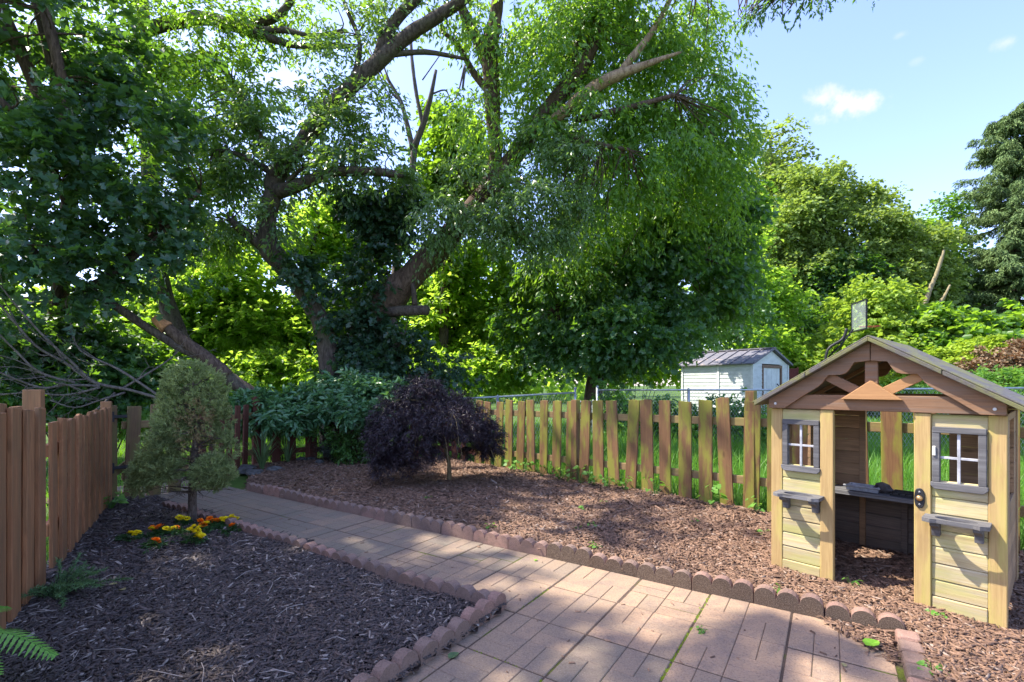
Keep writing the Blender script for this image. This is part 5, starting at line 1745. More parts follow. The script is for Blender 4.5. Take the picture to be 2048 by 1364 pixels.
lm_c = [B(60, 110, 7.3, 190, 150, w=1.3), (B(200, 330, 7.6, 150, 140)), B(30, 390, 7.0, 150, 150), B(270, 180, 8.2, 110, 120), B(100, 520, 7.4, 150, 90, w=.8), B(290, 420, 8.0, 80, 90, w=.8), B(250, 540, 7.8, 110, 60, w=.5), B(-60, 600, 7.2, 150, 90, w=.6)]
lm_shade = [((-7.6, 4.2, 6.6), (1.9, 1.9, 1.2), 1.0), ((-7.3, 2.4, 6.4), (1.8, 1.5, 1.1), .9), ((-7.2, 6.1, 6.3), (1.8, 1.3, 1.2), .9), ((-8.3, 3.4, 7.7), (1.9, 2.2, 1.0), .8)]  # unseen crown lobes added out of frame, shaped to shade the bed
lm_shade = [((c[0] + .135 * c[2] - 3.8, c[1] + .125 * c[2] + .66, c[2] + 5.5), r_, w_) for c, r_, w_ in lm_shade]
lm_dapple = [((-5.2, 1.9, 7.2), (.75, .4, .4), 1.2), ((-5.9, 2.1, 7.6), (.6, .4, .4), 1), ((-4.6, 1.8, 7.4), (.5, .35, .3), 1), ((-4.9, 2.55, 7.6), (.28, .2, .2), .3), ((-6.0, 4.6, 9.0), (.8, .5, .4), .6), ((-5.0, 5.6, 9.2), (.9, .35, .4), .5), ((-4.0, 4.4, 9.6), (.6, .25, .3), .4), ((-6.4, 6.2, 8.8), (.8, .5, .4), .6), ((-3.6, 5.2, 9.8), (.6, .3, .3), .35)]  # unseen leaf clumps added above the frame to dapple path and mulch
lm_dapple = [((c[0] + .135 * c[2] - 2.4, c[1] + .125 * c[2] + .42, c[2] + 3.5), r_, w_) for c, r_, w_ in lm_dapple]
make_tree('maple_tree', 'tall dark green maple overhanging the board fence at the picture edge', 'tree', lm_base, lm_l,
          [('crown', lm_c, kw(1350, 'lf_shade', shape='maple', ln=0.135, wd=0.13, m=9, twig=0.42, droop=0.3, flat=1.0, sub=16, tight=0.36)),
           ('dapple_crown', lm_dapple, kw(150, 'lf_dark', shape='maple', ln=0.16, wd=0.155, m=8, twig=0.4, droop=0.3, flat=1.0, sub=9, tight=0.45, shell=0.1)),
           ('crown', lm_shade, kw(1200, 'lf_dark', shape='maple', ln=0.16, wd=0.155, m=8, twig=0.45, droop=0.3, flat=1.0, sub=16, tight=0.4))], M['bark_brown'], twigs=70)

# 2 -- light narrow-leaved tree behind it, limb crossing the top
lw_base = (-6.4, 11.2, -0.05)
lw_l = [([Vector(lw_base), PT(330, 600, 11.2), PT(300, 350, 11.0), PT(290, 100, 10.8), PT(280, -150, 10.5)], [0.22, 0.19, 0.16, 0.12, 0.07]),
        LP([(290, 60, 10.8, 13), (395, 36, 10.4, 13), (470, 52, 10.2, 11), (520, 70, 10.0, 9), (600, 92, 10, 6), (700, 92, 10, 4)]), LP([(480, 50, 10.2, 9), (540, 40, 10.1, 8), (580, 5, 10.0, 7), (600, -60, 10, 6)]), LP([(520, 62, 10.0, 7), (570, 60, 9.9, 6), (625, 72, 9.8, 5), (690, 60, 9.8, 3)]),
        LP([(300, 170, 10.9, 9), (420, 110, 10.5, 7), (500, 240, 10.3, 5), (520, 280, 10.2, 3)])]
lw_c = [B(330, 60, 10.4, 150, 90), B(440, 70, 10.1, 100, 80), B(460, 190, 10.2, 80, 90), B(370, 220, 10.5, 110, 110), B(330, 350, 10.6, 110, 110), B(440, 320, 10.4, 90, 90), B(540, 20, 10.1, 80, 40, w=.8), B(390, 440, 10.7, 110, 80, w=.8), B(300, 500, 10.8, 110, 80, w=.7), B(640, 30, 9.9, 60, 40, w=.5), B(200, 80, 10.6, 130, 110)]
make_tree('willow_tree', 'light green small-leaved tree whose limb crosses the top beside the dark maple', 'tree', lw_base, lw_l,
          [('crown', lw_c, kw(2500, 'lf_mid', shape='diamond', ln=0.12, wd=0.045, m=10, twig=0.4, droop=0.45, flat=0.7, sub=22, tight=0.3))], M['bark_grey'], twigs=90, twig_r=0.014)

# 3 -- the crooked trunk with forked limbs in the middle
b0 = (-3.75, 10.0, -0.05)
t3 = [LP([(666, 905, 10, 26), (662, 760, 10, 22), (655, 690, 10, 19), (640, 640, 10, 18), (610, 588, 10, 18), (576, 540, 9.9, 19), (546, 508, 9.8, 22), (534, 480, 9.8, 21), (535, 430, 9.8, 18), (546, 385, 9.8, 17), (552, 340, 9.8, 18)]),
      LP([(548, 352, 9.8, 20), (590, 305, 9.7, 15), (640, 240, 9.6, 17), (700, 175, 9.5, 15), (765, 115, 9.4, 15), (820, 68, 9.3, 13), (880, 30, 9.2, 12), (925, 0, 9.1, 10), (990, -60, 9, 8)]),
      LP([(755, 125, 9.4, 11), (770, 75, 9.4, 12), (800, 30, 9.4, 11), (840, -10, 9.4, 9), (870, -60, 9.4, 6)]),
      LP([(530, 498, 9.8, 13), (500, 470, 9.7, 11), (478, 455, 9.7, 9), (462, 440, 9.6, 5)]),
      LP([(548, 385, 9.8, 16), (600, 370, 9.6, 13), (660, 346, 9.4, 10), (735, 342, 9.2, 9), (805, 350, 9.1, 6)]),
      LP([(556, 330, 9.8, 9), (520, 270, 9.8, 5), (480, 180, 9.9, 3)]), LP([(536, 340, 9.8, 8), (470, 306, 9.8, 4), (420, 300, 9.8, 2)]),
      LP([(700, 175, 9.5, 6), (720, 90, 9.6, 5), (690, 10, 9.7, 4), (680, -40, 9.7, 3)]), LP([(780, 110, 9.4, 6), (850, 104, 9.4, 5), (930, 118, 9.4, 3)]), LP([(574, 365, 9.6, 6), (600, 340, 9.6, 4), (620, 335, 9.6, 3)])]
c3 = [B(600, 320, 9.7, 70, 50), B(680, 265, 9.5, 70, 50), B(740, 210, 9.4, 60, 40, w=.7), B(480, 300, 9.9, 80, 90), B(470, 420, 10.0, 90, 70), B(520, 210, 9.9, 50, 60, w=.6), B(700, 330, 9.3, 70, 40, w=.9), B(650, 130, 9.6, 60, 50, w=.6), B(710, 50, 9.6, 50, 60, w=.7), B(790, 30, 9.4, 50, 40, w=.6), B(640, 200, 9.6, 50, 60, w=.7), B(560, 420, 9.6, 50, 60, w=.5), B(850, 10, 9.4, 60, 30, w=.5), B(780, 330, 9.2, 50, 40, w=.8)]
make_tree('crooked_tree', 'crooked forked tree with a bare S-shaped trunk rising behind the leafy bushes', 'tree', b0, t3,
          [('crown', c3, kw(1850, 'lf_grey', shape='diamond', ln=0.115, wd=0.045, m=9, twig=0.36, droop=0.5, flat=0.6, sub=20, tight=0.3))], M['bark_grey'], twigs=110, twig_r=0.01)

# 4 -- the leaning split trunk with the bright drooping crown
b4 = (-3.2, 10.7, -0.05)
t4 = [LP([(715, 905, 10.7, 36), (716, 720, 10.6, 28), (738, 645, 10.5, 30), (790, 585, 10.4, 29), (850, 525, 10.3, 26), (900, 470, 10.2, 23), (960, 400, 10.1, 20), (1030, 310, 10, 18), (1085, 235, 9.9, 17), (1140, 165, 9.8, 18), (1178, 105, 9.7, 15), (1200, 20, 9.6, 11), (1215, -60, 9.5, 8)]),
      LP([(960, 400, 10.1, 14), (990, 320, 10.0, 13), (985, 230, 9.9, 15), (982, 150, 9.8, 17), (978, 100, 9.7, 16), (990, 40, 9.6, 14), (1000, -40, 9.5, 11)]),
      LP([(982, 150, 9.8, 13), (955, 80, 9.7, 11), (925, 20, 9.6, 10), (905, -40, 9.5, 8)]),
      LP([(985, 190, 9.9, 8), (950, 150, 9.9, 7), (915, 90, 9.9, 5), (880, 60, 9.9, 4)]), LP([(1170, 120, 9.8, 8), (1150, 130, 9.7, 7), (1160, 60, 9.6, 6), (1185, 0, 9.5, 5)]),
      LP([(1100, 260, 9.9, 8), (1180, 285, 9.6, 6), (1260, 300, 9.4, 3)]), LP([(1150, 240, 9.8, 7), (1260, 215, 9.5, 6), (1350, 190, 9.3, 4)]), LP([(1215, -30, 9.6, 8), (1400, -60, 8.6, 6), (1620, -40, 7.8, 3), (1760, -20, 7.4, 2)])]
c4 = [B(1010, 60, 9.7, 80, 90, w=.8), B(1110, 60, 9.8, 80, 90), B(1210, 80, 10.0, 100, 90), B(1300, 110, 10.3, 100, 90), B(1380, 180, 10.5, 90, 90), B(1420, 260, 10.6, 80, 80), B(1310, 270, 10.2, 110, 80), B(1200, 220, 10, 100, 90), B(1110, 180, 9.9, 80, 90, w=.8), B(1060, 300, 9.8, 80, 80, w=.8),
      B(1430, 120, 10.4, 40, 60, w=.5), B(1440, 350, 10.8, 50, 60, w=.8), B(1300, 20, 10.1, 110, 50), B(1180, 10, 9.9, 110, 50), B(940, 30, 9.6, 60, 50, w=.6), B(1240, 330, 10, 90, 60, w=.8), B(1400, 40, 10, 60, 50, w=.5), B(960, 230, 9.8, 60, 90, w=.5), B(1040, 400, 9.8, 60, 60, w=.5), B(1200, 430, 11, 90, 60, w=.7), B(1120, 520, 11.5, 80, 60, w=.6), B(1340, 380, 11, 90, 60, w=.7), B(1280, 450, 11.4, 90, 50, w=.6), B(1420, 440, 11.6, 50, 60, w=.5), B(1180, 600, 11.8, 60, 50, w=.4)]
c4s = [B(1130, 350, 9.5, 70, 90), B(1070, 420, 9.3, 100, 70), B(950, 400, 9.3, 80, 80, w=.8), B(870, 430, 9.2, 70, 50, w=.9), B(1150, 440, 9.5, 60, 60, w=.8), B(1000, 470, 9.4, 80, 50, w=.7), B(1110, 270, 9.5, 60, 60, w=.7), B(860, 500, 9.5, 40, 40, w=.3)]
c4t = [B(1535, 4, 7.9, 55, 18, w=.9), B(1615, 4, 7.7, 30, 18, w=.6), B(1560, 26, 7.8, 14, 10, w=.2), B(1752, 0, 7.4, 14, 16, w=.2), B(1488, 40, 7.9, 7, 12, w=.1), B(1700, -40, 7.5, 60, 20, w=.5)]
make_tree('leaning_tree', 'leaning split-trunk tree with the tall bright drooping crown over the mossy fence', 'tree', b4, t4,
          [('crown', c4, kw(5600, 'lf_willow', shape='diamond', ln=0.12, wd=0.043, m=10, twig=0.42, droop=0.75, flat=0.5, sub=22, tight=0.34, down=0.35)),
           ('silvery_foliage', c4s, kw(1500, 'lf_silver', shape='diamond', ln=0.10, wd=0.034, m=10, twig=0.36, droop=0.6, flat=0.55, sub=18, tight=0.34, down=0.35)),
           ('overhanging_foliage', c4t, kw(110, 'lf_dark', shape='diamond', ln=0.085, wd=0.03, m=8, twig=0.14, droop=0.6, flat=0.4, sub=8, tight=0.5, down=0.5))], M['bark_brown'], twigs=130, twig_r=0.01)
lt = bpy.data.objects['leaning_tree']
mb = MB()
for pts in ([(1135, 218, 9.55, 10), (1180, 180, 9.5, 12), (1232, 152, 9.4, 11), (1290, 130, 9.35, 7), (1362, 104, 9.3, 2)], [(1238, 150, 9.4, 8), (1262, 118, 9.4, 8), (1300, 70, 9.45, 6), (1330, 20, 9.5, 5), (1350, -30, 9.5, 5)]):
    P_, r_ = LP(pts); P_, r_ = smooth_path([p - Vector(b4) for p in P_], r_, 4); mb.tube(P_, r_, 9, 0.12)
P_, r_ = LP([(1100, 248, 9.8, 12), (1135, 218, 9.55, 12)]); mb.tube([p - Vector(b4) for p in P_], r_, 8, 0.05)
tag(mb.build('bare_limb', M['bark_bare'], lt, smooth=True), 'pale broken limb stripped of bark')
mb = MB()
P_, r_ = LP([(745, 628, 10.4, 11), (800, 622, 10.2, 11), (855, 620, 10.0, 10)]); mb.tube([p - Vector(b4) for p in P_], r_, 9, 0.08)
for pts in ([(785, 640, 10.3, 9), (800, 720, 10.3, 9), (803, 800, 10.3, 8)], [(830, 610, 10.1, 6), (826, 560, 10.2, 5)], [(806, 660, 10.4, 6), (785, 740, 10.5, 6), (770, 800, 10.5, 6)]):
    P_, r_ = LP(pts); mb.tube([p - Vector(b4) for p in P_], r_, 7, 0.08)
mb.build('cut_limb', M['bark_grey'], lt, smooth=True)
# dark ivy-like foliage on the trunks
iv = [B(760, 400, 10.2, 75, 60), B(775, 470, 10.3, 55, 60), B(745, 440, 10.2, 60, 50), B(735, 560, 10.1, 50, 60, w=.8), B(740, 640, 10.2, 50, 50), B(720, 700, 10.2, 55, 50), B(760, 720, 10.0, 60, 50), B(800, 360, 10.2, 40, 30, w=.5), B(690, 740, 10.0, 60, 40), B(640, 545, 9.6, 30, 30, w=.6), B(590, 530, 9.5, 40, 30, w=.6), B(620, 570, 9.6, 30, 26, w=.5), B(680, 640, 10.1, 40, 60, w=.4), B(800, 760, 9.8, 80, 30), B(880, 745, 10, 60, 30, w=.6), B(826, 690, 9.9, 40, 50, w=.6)]
C, D = blob_points(RNG, iv, 1500, 14, 0.2, 0.45)
V, Q, t = sprays(RNG, C, D, 0.28, 8, 0.12, 0.115, 0.4, 0.9, 0.8, 'maple')
vine = empty('climbing_vine', (-2.95, 10.4, 0)); tag(vine, 'dark broad-leaved climbing vine smothering the trunks beside the forked tree', 'vine')
link('foliage', np_mesh('foliage', V - np.array(vine.location), Q, M['lf_ivy'], t), vine)
mb = MB()
for k in range(9):
    a = Vector((random.uniform(-.5, .5), random.uniform(-.1, .1), 0)); pts_ = [a]
    for q in range(6): pts_.append(pts_[-1] + Vector((random.uniform(-.1, .16), random.uniform(-.08, .08), 0.65)))
    P_, r_ = smooth_path(pts_, [0.018 - 0.002 * i for i in range(7)], 3); mb.tube(P_, r_, 5, 0)
mb.build('stem', M['bark_brown'], vine, smooth=True)

# 5 -- bare dead tree against the sky
b5 = (-3.04, 11.6, -0.05)
t5 = [([Vector(b5), PT(792, 540, 11.6), PT(822, 360, 11.6), PT(828, 295, 11.6)], [0.11, 0.10, 0.085, 0.075]), LP([(828, 295, 11.6, 7), (846, 250, 11.5, 6), (860, 200, 11.4, 5), (872, 140, 11.3, 3)]), LP([(846, 250, 11.5, 4), (833, 190, 11.5, 4), (824, 120, 11.5, 3.5), (822, 78, 11.5, 3)]),
      LP([(826, 300, 11.6, 6), (812, 240, 11.6, 4.5), (800, 200, 11.6, 4), (770, 150, 11.7, 3)]), LP([(800, 200, 11.6, 3), (780, 180, 11.6, 2), (740, 100, 11.6, 1.5)]), LP([(860, 190, 11.4, 2), (890, 180, 11.3, 1.5), (900, 200, 11.3, 1)]), LP([(845, 160, 11.4, 1.6), (880, 110, 11.4, 1)]),
      LP([(900, 205, 11.3, 1.5), (915, 190, 11.2, 1.5), (930, 130, 11.2, 2.5), (925, 180, 11.2, 2)]), LP([(780, 165, 11.6, 2), (760, 110, 11.6, 1.6), (752, 60, 11.6, 1)])]
make_tree('dead_tree', 'bare dead tree with thin forked grey branches against the sky', 'tree', b5, t5, [], M['bark_dead'])

# 6 -- dark dense maple behind the mossy fence
b6 = (2.2, 13.2, -0.05)
t6 = [([Vector(b6), PT(1188, 770, 13.1), PT(1210, 690, 13.0), PT(1240, 600, 13.0), PT(1300, 450, 13.0)], [0.27, 0.24, 0.2, 0.17, 0.1]), LP([(1205, 710, 13, 10), (1120, 640, 12.8, 8), (1104, 560, 12.7, 8), (1104, 495, 12.7, 6)]), LP([(1230, 640, 13, 9), (1340, 560, 12.8, 7), (1440, 480, 12.8, 4)]), LP([(1130, 600, 12.7, 6), (1080, 640, 12.4, 4)])]
c6 = [B(1300, 430, 13, 150, 110, w=1.2), B(1420, 420, 13.2, 80, 110), B(1200, 540, 12.7, 120, 100), B(1370, 560, 12.8, 110, 90), B(1110, 610, 12.4, 90, 80, w=.8), B(1250, 660, 12.4, 140, 60), B(1450, 540, 14.0, 60, 90), B(1480, 640, 17.5, 60, 60, w=.8), B(1400, 660, 17.5, 70, 50, w=.7), B(1180, 690, 12.5, 100, 50, w=.8), B(1310, 660, 12.8, 60, 50), B(1260, 480, 12.4, 110, 90), B(1050, 690, 12.6, 70, 50, w=.6)]
make_tree('maple_tree', 'dense dark maple with a low spreading crown beside the white shed', 'tree', b6, t6,
          [('crown', c6, kw(5400, 'lf_dark', shape='maple', ln=0.14, wd=0.14, m=8, twig=0.5, droop=0.45, flat=1.0, sub=24, tight=0.32, shell=0.6))], M['bark_brown'], twigs=40, twig_r=0.016)

# 7 -- bright saplings and young trees filling the middle distance
sap = [
    ('young_tree', 'bright backlit young tree between the fallen log and the crooked trunk', (-8.2, 13.6), [B(430, 570, 13.4, 110, 80), B(390, 660, 13.2, 90, 70), B(480, 660, 13.3, 90, 80), B(440, 500, 13.6, 70, 50, w=.6)], [(485, 905, 13.5, 9), (482, 700, 13.5, 6), (465, 560, 13.5, 4), (455, 480, 13.5, 2)], 1500, 'lf_bright'),
    ('young_tree', 'slim bright green sapling just behind the crooked trunk', (-6.0, 14.2), [B(580, 600, 14, 80, 80), B(640, 660, 14, 80, 70), B(600, 690, 13.8, 100, 60), B(640, 450, 14.3, 80, 60), B(590, 500, 14.3, 60, 60, w=.7)], [(610, 905, 14, 11), (610, 700, 14, 8), (612, 560, 14, 5), (640, 440, 14.1, 3)], 1500, 'lf_bright'),
    ('young_tree', 'bright young tree filling the gap between the split trunk and the dark maple', (-1.7, 14.4), [B(900, 580, 14, 80, 90), B(970, 540, 14.2, 80, 80), B(890, 690, 13.8, 90, 60), B(980, 660, 14, 90, 70), B(1060, 560, 14.4, 60, 80)], [(900, 905, 14.2, 9), (905, 700, 14.2, 7), (930, 560, 14.2, 5), (950, 480, 14.2, 2)], 1800, 'lf_bright'),
    ('young_tree', 'pale green bushy tree top showing behind the bare dead tree', (-2.7, 15.5), [B(900, 300, 13.0, 55, 70), B(940, 350, 13, 60, 60), B(880, 240, 13, 36, 30, w=.4), B(870, 370, 13, 50, 40)], [(880, 905, 14, 12), (890, 600, 13.6, 9), (900, 420, 13.2, 6), (900, 280, 13, 3)], 1100, 'lf_mid'),
    ('young_tree', 'mid green young tree behind the climbing vine between the two big trunks', (-4.4, 14.8), [B(690, 560, 14.6, 80, 80), B(720, 460, 14.8, 80, 60), B(830, 600, 14.6, 70, 70), B(820, 690, 14.4, 80, 60), B(720, 660, 14.4, 80, 70), B(680, 400, 15, 60, 50, w=.7)], [(735, 905, 14.8, 9), (735, 650, 14.8, 7), (720, 500, 14.8, 4)], 1600, 'lf_bright'),
    ('young_tree', 'dim green young tree in the gap under the dark overhanging maple', (-11.0, 13.5), [B(280, 620, 13, 100, 60), B(200, 640, 12.8, 90, 60), B(330, 700, 12.6, 80, 60), B(250, 720, 12.5, 90, 50, w=.7)], [(250, 905, 13.2, 9), (250, 680, 13.2, 6), (260, 580, 13.2, 3)], 1100, 'lf_mid'),
]
for k, (nm, lab, bx, bl, tr, n_, mt_) in enumerate(sap):
    P_, r_ = LP(tr); P_[0] = Vector((P_[0].x, P_[0].y, -0.05))
    base = tuple(P_[0])
    make_tree(nm, lab, 'tree', base, [(P_, r_)], [('crown', bl, kw(n_, mt_, shape='oval', ln=0.145, wd=0.10, m=9, twig=0.45, droop=0.3, flat=0.9, sub=26, tight=0.28, shell=0.3))], M['bark_grey'], 'young trees behind the back fence', twigs=45, twig_r=0.012)

# 8 -- dark shrubs under the maple, by the brush pile
bush('dark_shrub', 'dark shrub behind the dead branches above the board fence', 'shrub', (-7.3, 8.4, 0), [B(60, 680, 8.3, 110, 80), B(180, 720, 8.4, 100, 80), B(40, 780, 8.0, 110, 60), B(280, 770, 8.6, 80, 60), B(150, 790, 8.2, 110, 50)], 1500, 61, M['lf_dark'], 0.13, 0.11, 8, 0.35, 'maple', sub=20, stems=10)
bush('dark_shrub', 'dark shrub between the dead branches and the dwarf spruce top', 'shrub', (-5.6, 9.2, 0), [B(330, 740, 9.0, 60, 60), B(400, 790, 9.1, 70, 40), B(290, 800, 8.8, 70, 40)], 520, 62, M['lf_mid'], 0.12, 0.10, 8, 0.3, 'maple', sub=14, stems=6)

# 9 -- fallen limb and brush pile
fb = PT(515, 795, 8.6)
ft = empty('fallen_tree', (fb.x, fb.y, 0)); tag(ft, 'fallen dark limb slanting down over the back fence behind the dwarf spruce', 'fallen tree')
o = Vector(ft.location)
mb = MB()
for pts in ([(545, 830, 8.6, 15), (500, 785, 8.6, 14), (455, 755, 8.5, 13), (410, 722, 8.4, 9), (330, 678, 8.2, 8), (230, 612, 7.9, 8), (140, 555, 7.7, 8), (60, 500, 7.4, 9), (0, 445, 7.2, 8), (-80, 400, 7, 6)], [(165, 575, 7.75, 6), (230, 545, 7.9, 6), (320, 470, 8.1, 4), (380, 410, 8.3, 3)], [(60, 500, 7.4, 4), (85, 410, 7.3, 4), (95, 340, 7.3, 3), (90, 250, 7.4, 2)], [(110, 610, 7.6, 7), (125, 560, 7.7, 7), (140, 480, 7.8, 5)]):
    P_, r_ = LP(pts); P_, r_ = smooth_path([p - o for p in P_], r_, 4); mb.tube(P_, r_, 8, 0.12)
mb.build('limb', M['bark_grey'], ft, smooth=True)
P_, r_ = LP([(455, 752, 8.45, 13), (420, 722, 8.4, 13), (380, 692, 8.3, 12), (345, 664, 8.25, 11.5), (330, 652, 8.2, 11)])
mb = MB(); P_, r_ = smooth_path([p - o for p in P_], r_, 4); mb.tube(P_, r_, 9, 0.1)
lg = mb.build('log', M['bark_brown'], ft, smooth=True)
P_, r_ = LP([(334, 655, 8.18, 11), (318, 643, 8.15, 11), (306, 637, 8.12, 7)])
mb = MB(); mb.tube([p - o for p in P_], r_, 8, 0.25)
tag(mb.build('broken_end', plain('split_wood', (0.42, 0.21, 0.10), 0.85, 0.2, 0, 0.4, 12), lg), 'raw orange split end of the log')

bp_root = empty('brush_pile', (-5.2, 7.3, 0)); tag(bp_root, 'tangle of bare grey dead branches heaped above the board fence', 'brush pile')
o = Vector(bp_root.location); g = random.Random(44); mb = MB()
def rbranch(pts, depth=0):
    P_, r_ = LP(pts); P_, r_ = smooth_path([p - o for p in P_], r_, 4); r_ = [x * .62 for x in r_]; mb.tube(P_, r_, 6, 0.06)
    if depth < 2:
        for k in range(5 if depth == 0 else 2):
            i = g.randint(2, len(P_) - 2); L_ = g.uniform(0.2, 0.8) * (1 if depth == 0 else .6)
            dr_ = ((P_[i] - P_[i - 1]).normalized() * 0.9 + Vector((g.uniform(-.6, .6), g.uniform(-.4, .4), g.uniform(-.5, .7)))).normalized()
            q = P_[i]; e = q + dr_ * L_; m_ = q.lerp(e, .5) + Vector((g.uniform(-.05, .05), 0, g.uniform(-.05, .08)))
            P2, r2 = smooth_path([q, m_, e], [r_[i] * .55, r_[i] * .4, 0.0025], 3); mb.tube(P2, r2, 5, 0)
            for _ in range(2):
                j = g.randint(1, len(P2) - 1); d2 = Vector((g.uniform(-1, 1), g.uniform(-.5, .5), g.uniform(-.8, .8))).normalized() * g.uniform(.08, .3)
                mb.tube([P2[j], P2[j] + d2 * .5 + Vector((0, 0, .01)), P2[j] + d2], [0.004, 0.003, 0.0015], 4, 0, caps=False)
rbranch([(330, 800, 7.6, 5), (260, 780, 7.5, 5), (190, 765, 7.3, 5.5), (150, 730, 7.2, 4.5), (95, 680, 7.0, 3.5), (40, 620, 6.8, 3), (0, 570, 6.7, 2)])
rbranch([(185, 765, 7.3, 6), (130, 725, 7.2, 5), (70, 690, 7, 4), (0, 610, 6.8, 3), (-60, 560, 6.6, 2)])
rbranch([(200, 772, 7.3, 5), (130, 770, 7.1, 4), (80, 775, 6.9, 4), (0, 745, 6.7, 3), (-60, 720, 6.6, 2)])
rbranch([(150, 765, 7.2, 4), (80, 745, 7, 4), (30, 700, 6.9, 3), (-20, 650, 6.7, 2)])
rbranch([(200, 775, 7.2, 4), (130, 790, 7.0, 3), (60, 785, 6.8, 3), (0, 790, 6.7, 2)])
rbranch([(330, 800, 7.6, 4), (240, 740, 7.5, 4), (160, 700, 7.4, 3), (140, 640, 7.4, 2), (130, 600, 7.4, 2)])
rbranch([(250, 785, 7.5, 4), (200, 800, 7.2, 3), (150, 815, 7.0, 2), (100, 800, 6.9, 2)])
rbranch([(240, 780, 7.5, 4), (290, 750, 7.6, 3), (330, 725, 7.8, 2), (360, 700, 7.9, 1)])
rbranch([(230, 785, 7.5, 4), (180, 830, 7.2, 3), (130, 860, 7.0, 2), (95, 850, 6.9, 2)])
mb.build('branch', M['bark_dead'], bp_root, smooth=True)
C = np.array([tuple(PT(g.uniform(-40, 190), g.uniform(640, 800), g.uniform(6.9, 7.4)) - o) for _ in range(150)])
V, Q, t = sprays(RNG, C, unit(RNG.normal(size=C.shape)), 0.2, 8, 0.05, 0.014, 0.3, 0.5, 0.8, 'diamond')
link('sprig', np_mesh('sprig', V, Q, M['grey_green'], t), bp_root)

# 10 -- beyond the shed, towards the hoop and the spruce
far = [
    ('tall_tree', 'tall airy light green tree standing highest behind the shed', 27.0, (1545, 20), [B(1540, 300, 27, 50, 50, w=.6), B(1555, 360, 27, 60, 60), B(1520, 420, 27, 60, 70), B(1580, 440, 26, 70, 70), B(1500, 520, 26, 50, 60)], [(1540, 905, 27, 9), (1540, 560, 27, 8), (1545, 400, 27, 5), (1540, 280, 27, 2)], 2400, 'lf_olive', 0.18),
    ('spreading_tree', 'broad spreading yellow-green tree behind the basketball hoop', 25.0, (1660, 0), [B(1600, 390, 25, 80, 50), B(1680, 410, 24.5, 80, 40), B(1745, 392, 25, 36, 20, w=.5), B(1620, 460, 24.5, 90, 50), B(1700, 470, 24, 80, 50), B(1560, 500, 24.5, 60, 50), B(1650, 540, 24, 90, 30, w=.7)], [(1640, 905, 25, 12), (1630, 620, 25, 10), (1640, 520, 24.8, 8), (1680, 420, 24.8, 4)], 3400, 'lf_olive', 0.18),
    ('dark_tree', 'rounded dark green tree between the spreading tree and the tall spruce', 26.0, (1830, 0), [B(1820, 480, 26, 56, 46), B(1780, 530, 25.5, 60, 56), B(1850, 530, 26, 50, 70), B(1760, 600, 25.5, 70, 60), B(1840, 610, 25.5, 70, 70), B(1800, 455, 25, 30, 26, w=.4)], [(1820, 905, 26, 12), (1820, 600, 26, 9), (1820, 480, 26, 5)], 3800, 'lf_mid', 0.18),
    ('young_tree', 'yellow-green tree top in front of the dark rounded tree', 23.5, (1830, 0), [B(1830, 500, 23.5, 60, 40), B(1800, 545, 23.2, 50, 30), B(1860, 560, 23.2, 40, 36)], [(1830, 905, 23.5, 8), (1830, 600, 23.5, 6), (1830, 500, 23.5, 3)], 1300, 'lf_olive', 0.18),
    ('dark_tree', 'dark green undergrowth tree behind the shed door', 24.0, (1620, 0), [B(1600, 600, 23.5, 60, 60), B(1660, 600, 23.5, 60, 60), B(1590, 680, 22.5, 60, 50), B(1640, 680, 23, 60, 60), B(1690, 560, 23.5, 60, 50)], [(1630, 905, 24, 10), (1630, 620, 24, 7), (1630, 560, 24, 4)], 3000, 'lf_dark', 0.18),
    ('young_tree', 'bright green young tree right behind the white shed roof', 20.0, (1530, 0), [B(1530, 620, 20, 50, 60), B(1500, 560, 20, 40, 50), B(1550, 690, 19, 40, 40), B(1505, 680, 20, 40, 40), B(1490, 470, 21, 30, 60, w=.6)], [(1525, 905, 20, 7), (1525, 640, 20, 5), (1525, 560, 20, 3)], 1500, 'lf_bright', 0.17),
    ('dark_tree', 'dark tree filling the gap below the spruce beside the broken trunk', 27.0, (1920, 0), [B(1900, 610, 27, 60, 50), B(1950, 640, 27, 70, 50), B(1890, 680, 25, 70, 40), B(1900, 440, 27, 36, 50, w=.5), B(1930, 540, 27.5, 40, 60, w=.6)], [(1915, 905, 27, 10), (1915, 640, 27, 8), (1910, 500, 27, 4)], 2300, 'lf_dark', 0.19),
]
for (nm, lab, d, bx, bl, tr, n_, mt_, ls) in far:
    P_, r_ = LP(tr); P_[0] = Vector((P_[0].x, P_[0].y, float(terrain(P_[0].x, P_[0].y)) - 0.05)); base = tuple(P_[0])
    make_tree(nm, lab, 'tree', base, [(P_, r_)], [('crown', bl, kw(n_, mt_, shape='oval', ln=ls, wd=ls * .72, m=8, twig=0.8, droop=0.3, flat=0.9, sub=24, tight=0.3, shell=0.45))], M['bark_grey'], twigs=60, twig_r=0.03)
bush('bright_shrub', 'big bright yellow-green shrub behind the basketball hoop', 'shrub', tuple(PT(1745, 790, 19.5).xy) + (0.1,), [B(1760, 600, 19.6, 70, 40), B(1720, 640, 19.2, 60, 40), B(1800, 640, 19.4, 60, 50), B(1760, 680, 18.8, 100, 40), B(1680, 690, 18.8, 60, 40), B(1820, 690, 18.8, 50, 40), B(1650, 740, 18.4, 70, 30), B(1740, 740, 18, 120, 40), B(1600, 745, 18.6, 50, 24)], 2100, 71, M['lf_yellow'], 0.19, 0.14, 8, 0.6, 'oval', sub=26, stems=12, tight=0.34)
